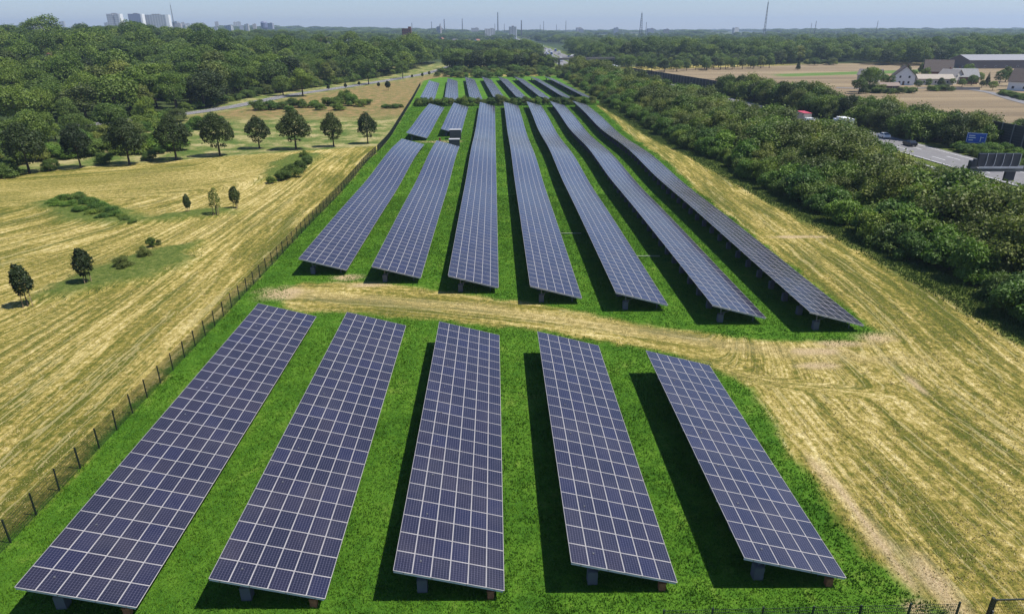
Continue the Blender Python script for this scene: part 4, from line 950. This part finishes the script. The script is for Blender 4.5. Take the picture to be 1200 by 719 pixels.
tl = [(-9, 4.5), (-5.8, 0)]; cols = [wp, gp_, bp_, wp, blp, wp]
for i in range(46):
    yy = 560+i*23+random.uniform(-6, 6); lane = random.choice([-11, -7.5, -4, 4, 7.5, 11]); xx = float(mway_x(yy))+lane; rz = math.atan2(-(float(mway_x(yy+5))-float(mway_x(yy-5))), 10)+(math.pi if lane > 0 else 0)
    if random.random() < .42: lorry(xx, yy, rz, random.choice([wp, wp, blp]), random.choice([wp, wp, tanp, blp]), wp, 12, 'distant lorry in the queue of traffic on the far motorway', 'lorries in the distant traffic')
    else: car(xx, yy, rz, random.choice(cols), 'distant car in the queue of traffic on the far motorway', 'cars in the distant traffic')
# ------------------------------------------------------------------ skyline
def at(u, D):
    d = F+R2*((u-600)/780)-U2*((36-359.5)/780); return d.x/d.y*D
facade = newmat('facade_grid')
def facade_mat(name, wallc, winc, fx, fz):
    m, t, b = newmat(name); tc = N(t, 'ShaderNodeTexCoord'); s = N(t, 'ShaderNodeSeparateXYZ'); t.links.new(tc.outputs['Object'], s.inputs[0])
    a = math_(t, 'GREATER_THAN', math_(t, 'FRACT', math_(t, 'MULTIPLY', math_(t, 'ADD', s.outputs[0], s.outputs[1]), 1/fx)), .45)
    c = math_(t, 'GREATER_THAN', math_(t, 'FRACT', math_(t, 'MULTIPLY', s.outputs[2], 1/fz)), .5)
    t.links.new(mixc(t, math_(t, 'MULTIPLY', a, c), wallc, winc), b.inputs['Base Color']); b.inputs['Roughness'].default_value = .7; return m
fA = facade_mat('tower_facade', (.42, .42, .43), (.10, .12, .16), 7, 6); fB = facade_mat('blue_facade', (.16, .18, .27), (.06, .08, .15), 5, 3.2); fC = facade_mat('slab_facade', (.40, .41, .41), (.14, .16, .19), 8, 3.2); fD = facade_mat('block_facade', (.33, .31, .3), (.12, .12, .14), 5, 3)
def tower(u0, u1, vt, D, fm, label, dp=22, endm=None, gap=None):
    x0, x1 = at(u0, D), at(u1, D); h = top((u0+u1)/2, vt, D); r = empty('high_rise', ((x0+x1)/2, D, 0), math.atan2((x0+x1)/2, D)*-1*.3); tag(r, label, 'high-rise')
    wd = x1-x0
    if gap: 
        for s in (-1, 1): MB().box((s*wd*.26, 0, h/2), (wd*.46, dp, h)).build('wall', fm, r)
    else: MB().box((-wd*.06, 0, h/2), (wd*.88, dp, h)).build('wall', fm, r)
    if endm: MB().box((wd*.44, 0, h/2), (wd*.12-.1, dp+.3, h+.4)).build('end_wall', endm, r)
    MB().box((0, 0, h+1.2), (wd*.3, dp*.5, 2.4)).build('roof_plant', conc, r)
    return r
tower(130.5, 145.5, 16.5, 2300, fA, 'narrow twin high-rise, leftmost of the three towers', 25, white, True)
tower(155.5, 171, 16.5, 2350, fB, 'bluish high-rise between the twin tower and the wide slab', 25, white)
tower(172, 201, 17.5, 2400, fC, 'wide pale slab high-rise, the right one of the three towers', 25, white)
def mast(u, vt, D, w0, label, lattice=False, name='chimney', m=None, band=True):
    x = at(u, D); h = top(u, vt, D); m = m or conc
    if not lattice:
        o = empty(name, (x, D, 0)); tag(o, label, 'chimney' if name == 'chimney' else 'mast'); MB().tube([(0, 0, 0), (0, 0, h*.6), (0, 0, h*.97)], [w0, w0*.8, w0*.6], 10).build('shaft', m, o)
        MB().tube([(0, 0, h*.97), (0, 0, h)], w0*.75, 10).build('rim', steel, o)
    else:
        o = empty(name, (x, D, 0)); tag(o, label, 'mast'); mb = MB(); n = 12
        for i in range(n):
            a = w0*(1-i/n*.8); b = w0*(1-(i+1)/n*.8); z0, z1 = h*i/n, h*(i+1)/n
            for (sx, sy), (tx, ty) in (((-1, -1), (1, -1)), ((1, -1), (1, 1)), ((1, 1), (-1, 1)), ((-1, 1), (-1, -1))):
                mb.tube([(sx*a, sy*a, z0), (sx*b, sy*b, z1)], w0*.10, 4, False); mb.tube([(sx*a, sy*a, z0), (tx*b, ty*b, z1)], w0*.06, 4, False)
        mb.build('lattice', m, o); MB().tube([(0, 0, h*.98), (0, 0, h*1.06)], w0*.08, 5).build('antenna', m, o)
dk = mat('dark_stack', (.07, .07, .08), .8)
mast(205, 6, 1500, 1.4, 'slim crane-like mast just right of the wide slab tower', True, 'lattice_mast', dk)
for u, v, D, w0, lb in [(483, 27, 3000, 2.2, 'thin chimney rising just right of the dark brick tower'), (506, 25.5, 3200, 2.4, 'short chimney, first of the cluster in the middle skyline'), (521, 22.5, 3200, 3.6, 'taller chimney left of the middle of the skyline'), (542, 22, 3200, 3.2, 'chimney halfway between two taller ones on the skyline'), (583.5, 14.5, 3000, 3.8, 'tallest dark chimney, in the middle of the skyline'), (580, 28, 3300, 2.2, 'short stack touching the tallest chimney on its left'),
                       (611, 24, 2400, 3.0, 'dark chimney right of the white skyline block'), (637, 25, 3400, 2.2, 'small chimney in the row above the motorway'), (633, 29, 3400, 2, 'lowest stack above the motorway'), (663, 24.5, 3400, 2.4, 'rightmost small chimney left of the lattice mast'), (591, 28, 3300, 1.8, 'small stack right of the tallest chimney'), (652, 29, 3500, 1.8, 'thin short stack between two small chimneys'),
                       (757, 26, 2600, 1.6, 'thin mast right of the lattice mast'), (950, 27, 2600, 1.4, 'thin short mast on the right skyline, left of its taller twin'), (516, 28, 3200, 4.0, 'thick low stack between two chimneys')]:
    mast(u, v, D, w0*.8, lb, m=dk)
mast(751, 15.5, 2300, 5, 'lattice mast above the wood right of the motorway', True, 'lattice_mast', dk)
mast(896, 2.5, 1300, 1.9, 'tallest lattice mast on the skyline, above the right wood', True, 'lattice_mast', dk)
mast(955, 25, 1800, 1.6, 'small mast above the right wood, right of the tallest', True, 'lattice_mast', dk)
mast(1027, 25, 1800, 1.4, 'lonely small mast above the wood near the hamlet', True, 'lattice_mast', dk)
# dark brick tower and white block, water tower
D = 900; x0, x1 = at(471.5, D), at(482, D); h = top(477, 33.5, D); r = empty('brick_tower', ((x0+x1)/2, D, 0)); tag(r, 'dark red brick tower block above the wood behind the road', 'tower')
MB().box((0, 0, h/2), (x1-x0, 10, h)).build('wall', facade_mat('brick_facade', (.13, .06, .05), (.05, .04, .05), 3, 3), r); MB().box(((x1-x0)*.33, 0, h+1), ((x1-x0)*.3, 6, 2.2)).build('stair_head', brick, r)
tower(596.5, 605.5, 31.5, 2000, fC, 'small white block on the skyline above the tree clump', 18, white)
D = 2600; x = at(310.5, D); h = top(310, 25, D); r = empty('water_tower', (x, D, 0)); tag(r, 'round water tower on the left skyline', 'water tower')
MB().tube([(0, 0, 0), (0, 0, h*.7)], 4, 10).build('shaft', conc, r); MB().tube([(0, 0, h*.55), (0, 0, h*.66), (0, 0, h*.92), (0, 0, h)], [4, 11, 12, 7], 14).build('tank', mat('tank_blue', (.15, .17, .26), .6), r)
g_ = random.Random(5)
lowb = ['low pale building on the hazy town skyline']
for i in range(34):
    u = g_.choice([g_.uniform(205, 300), g_.uniform(205, 320), g_.uniform(640, 870), g_.uniform(0, 130), g_.uniform(500, 600)]); D = g_.uniform(2300, 3600); x = at(u, D); h = g_.uniform(24, 36) if u < 600 else g_.uniform(22, 31); wd = g_.uniform(10, 34)
    h += hz(x, D); r = empty('town_block', (x, D, 0), g_.uniform(-.4, .4)); tag(r, 'low block in the hazy line of town buildings along the horizon', 'building', 'town buildings along the horizon')
    MB().box((0, 0, h/2), (wd, 14, h)).build('wall', g_.choice([fD, fC, mat('town_grey', (.25, .27, .32), .8), mat('town_beige', (.36, .34, .33), .8)]), r); MB().box((wd*.2, 0, h+.8), (wd*.3, 7, 1.6)).build('roof', conc, r)
for i in range(40):
    u = g_.choice([g_.uniform(480, 600), g_.uniform(300, 420), g_.uniform(20, 250), g_.uniform(1040, 1200)]); D = g_.uniform(900, 1800); x = at(u, D)
    r = empty('village_house', (x, D, hz(x, D)), g_.uniform(0, 3)); tag(r, 'small distant house among the trees beyond the woods', 'house', 'distant houses among the trees')
    MB().prism([(-5, 0), (5, 0), (5, 7), (0, 11), (-5, 7)], -7, 7).build('wall', g_.choice([white, plaster, brick]), r); MB().prism([(-5.6, 6.6), (0, 11.1), (5.6, 6.6), (5.6, 6.9), (0, 11.5), (-5.6, 6.9)], -7.4, 7.4).build('roof', g_.choice([tile_r, tile_b, tile_g]), r)
# ------------------------------------------------------------------ grass tufts
def tufts(name, n, bb, fn, hgt, wid, m, label, cat, seed, lean=.5, blades=3):
    g = np.random.default_rng(seed); x = g.uniform(bb[0], bb[1], n); y = bb[2]+(bb[3]-bb[2])*g.random(n)**1.35; k = fn(x, y, g); x, y = x[k], y[k]; n = len(x)
    zz = H(x, y); sz = .55+.9*vnoise(x, y, 1.3, seed)*g.uniform(.5, 1.3, n)
    V = []; rn = []
    for b in range(blades):
        th = g.uniform(0, 2*math.pi, n); ph = g.uniform(0, 2*math.pi, n); h = hgt*sz*g.uniform(.6, 1.1, n); ln = h*g.uniform(.2, 1, n)*lean; w_ = wid*g.uniform(.7, 1.3, n)
        ox, oy = g.normal(0, .05, n), g.normal(0, .05, n)
        bx_, by_ = x+ox, y+oy
        V.append(np.stack([np.stack([bx_-np.cos(th)*w_, by_-np.sin(th)*w_, zz-.02], -1), np.stack([bx_+np.cos(th)*w_, by_+np.sin(th)*w_, zz-.02], -1), np.stack([bx_+np.cos(ph)*ln, by_+np.sin(ph)*ln, zz+h], -1)], 1))
        rn.append(np.clip(g.random(n)*.6+vnoise(x, y, 1.1, seed+3)*.5, 0, 1))
    V = np.concatenate(V).reshape(-1, 3); rn = np.repeat(np.concatenate(rn), 3)
    o = inst(name, mesh_np(name, V, np.arange(len(V)).reshape(-1, 3), m, attrs=dict(rnd=rn))); tag(o, label, cat, None, 'stuff'); return o
def flat_leaf(name, a, b_, tr=.2):
    m, t, b = newmat(name); at_ = N(t, 'ShaderNodeAttribute'); at_.attribute_name = 'rnd'; c = mixc(t, at_.outputs['Fac'], a, b_); t.links.new(c, b.inputs['Base Color']); b.inputs['Roughness'].default_value = .6; b.inputs['Specular IOR Level'].default_value = .2; return m
GR = flat_leaf('grass_blade', (.032, .102, .008), (.125, .255, .019)); GS = flat_leaf('straw_blade', (.16, .14, .035), (.44, .36, .16)); GV = flat_leaf('rough_grass_blade', (.03, .07, .012), (.12, .17, .035))
def f_lush(x, y, g):
    s = np.maximum(sdf(x, y, LUSH_FRONT), sdf(x, y, LUSH_BACK)); return s+(vnoise(x, y, 3.1, 1)-.5)*.9+g.normal(0, .35, len(x)) > .15
def f_lush2(x, y, g): return f_lush(x, y, g) & (g.random(len(x)) < (y-80)/60)
tufts('grass_sward', 260000, (-34, 44, 85, 300), f_lush2, .13, .06, GR, 'green grass between the farther solar tables', 'grass', 66)
tufts('grass', 300000, (-31, 42, 21, 125), f_lush, .13, .035, GR, 'lush green grass between the solar tables', 'grass', 61)
def f_straw(x, y, g):
    s = np.maximum(sdf(x, y, LUSH_FRONT), sdf(x, y, LUSH_BACK)); return (s < -.2) & (x < hedge_np(y)-1.5) & (vnoise(x*1.0, y*.15, 1.2, 9)+g.random(len(x))*.6 > .55)
def hedge_np(y): return np.interp(y, [0, 61, 75, 96, 125, 156, 215, 304, 487], [54.5, 54.5, 54.3, 53.4, 52, 50, 48.2, 45.4, 43.5])
tufts('straw', 330000, (-80, 56, 20, 150), f_straw, .07, .045, GS, 'cut straw lying in rows on the mown field', 'straw', 62, 2.2, 2)
def f_verge(x, y, g): return (x > hedge_np(y)-3+g.normal(0, .5, len(x))) & (x < hedge_np(y)+2.5)
tufts('verge_grass', 90000, (42, 60, 45, 290), f_verge, .32, .045, GV, 'tall rough grass at the foot of the motorway hedge', 'grass', 63)
def f_hump(x, y, g):
    s = np.full(x.shape, -9.)
    for poly in ([(-84, 121), (-79, 127), (-72, 122), (-62, 114), (-54, 108), (-62, 105.5), (-72, 109)], [(-55, 72), (-50, 73.5), (-43, 80), (-41, 88), (-44, 96), (-50, 92), (-54, 82)], [(-49, 138), (-52, 158), (-50, 173), (-43, 172), (-42, 158), (-45, 145)]): s = np.maximum(s, sdf(x, y, poly))
    return s+g.normal(0, .4, len(x)) > .3
tufts('hummock_grass', 60000, (-88, -38, 68, 176), f_hump, .36, .06, GV, 'long tangled grass on the hummocks of the left field', 'grass', 64)
# ------------------------------------------------------------------ haze
hm = bpy.data.materials.new('haze'); hm.use_nodes = True; t = hm.node_tree; t.nodes.clear(); ou = t.nodes.new('ShaderNodeOutputMaterial'); pv = t.nodes.new('ShaderNodeVolumePrincipled')
pv.inputs['Color'].default_value = (.60, .77, 1., 1); pv.inputs['Density'].default_value = .00014; pv.inputs['Anisotropy'].default_value = .2; t.links.new(pv.outputs[0], ou.inputs['Volume'])
o = MB().box((0, 4450, 84), (19400, 10300, 172)).build('haze', hm); tag(o, kind='stuff')
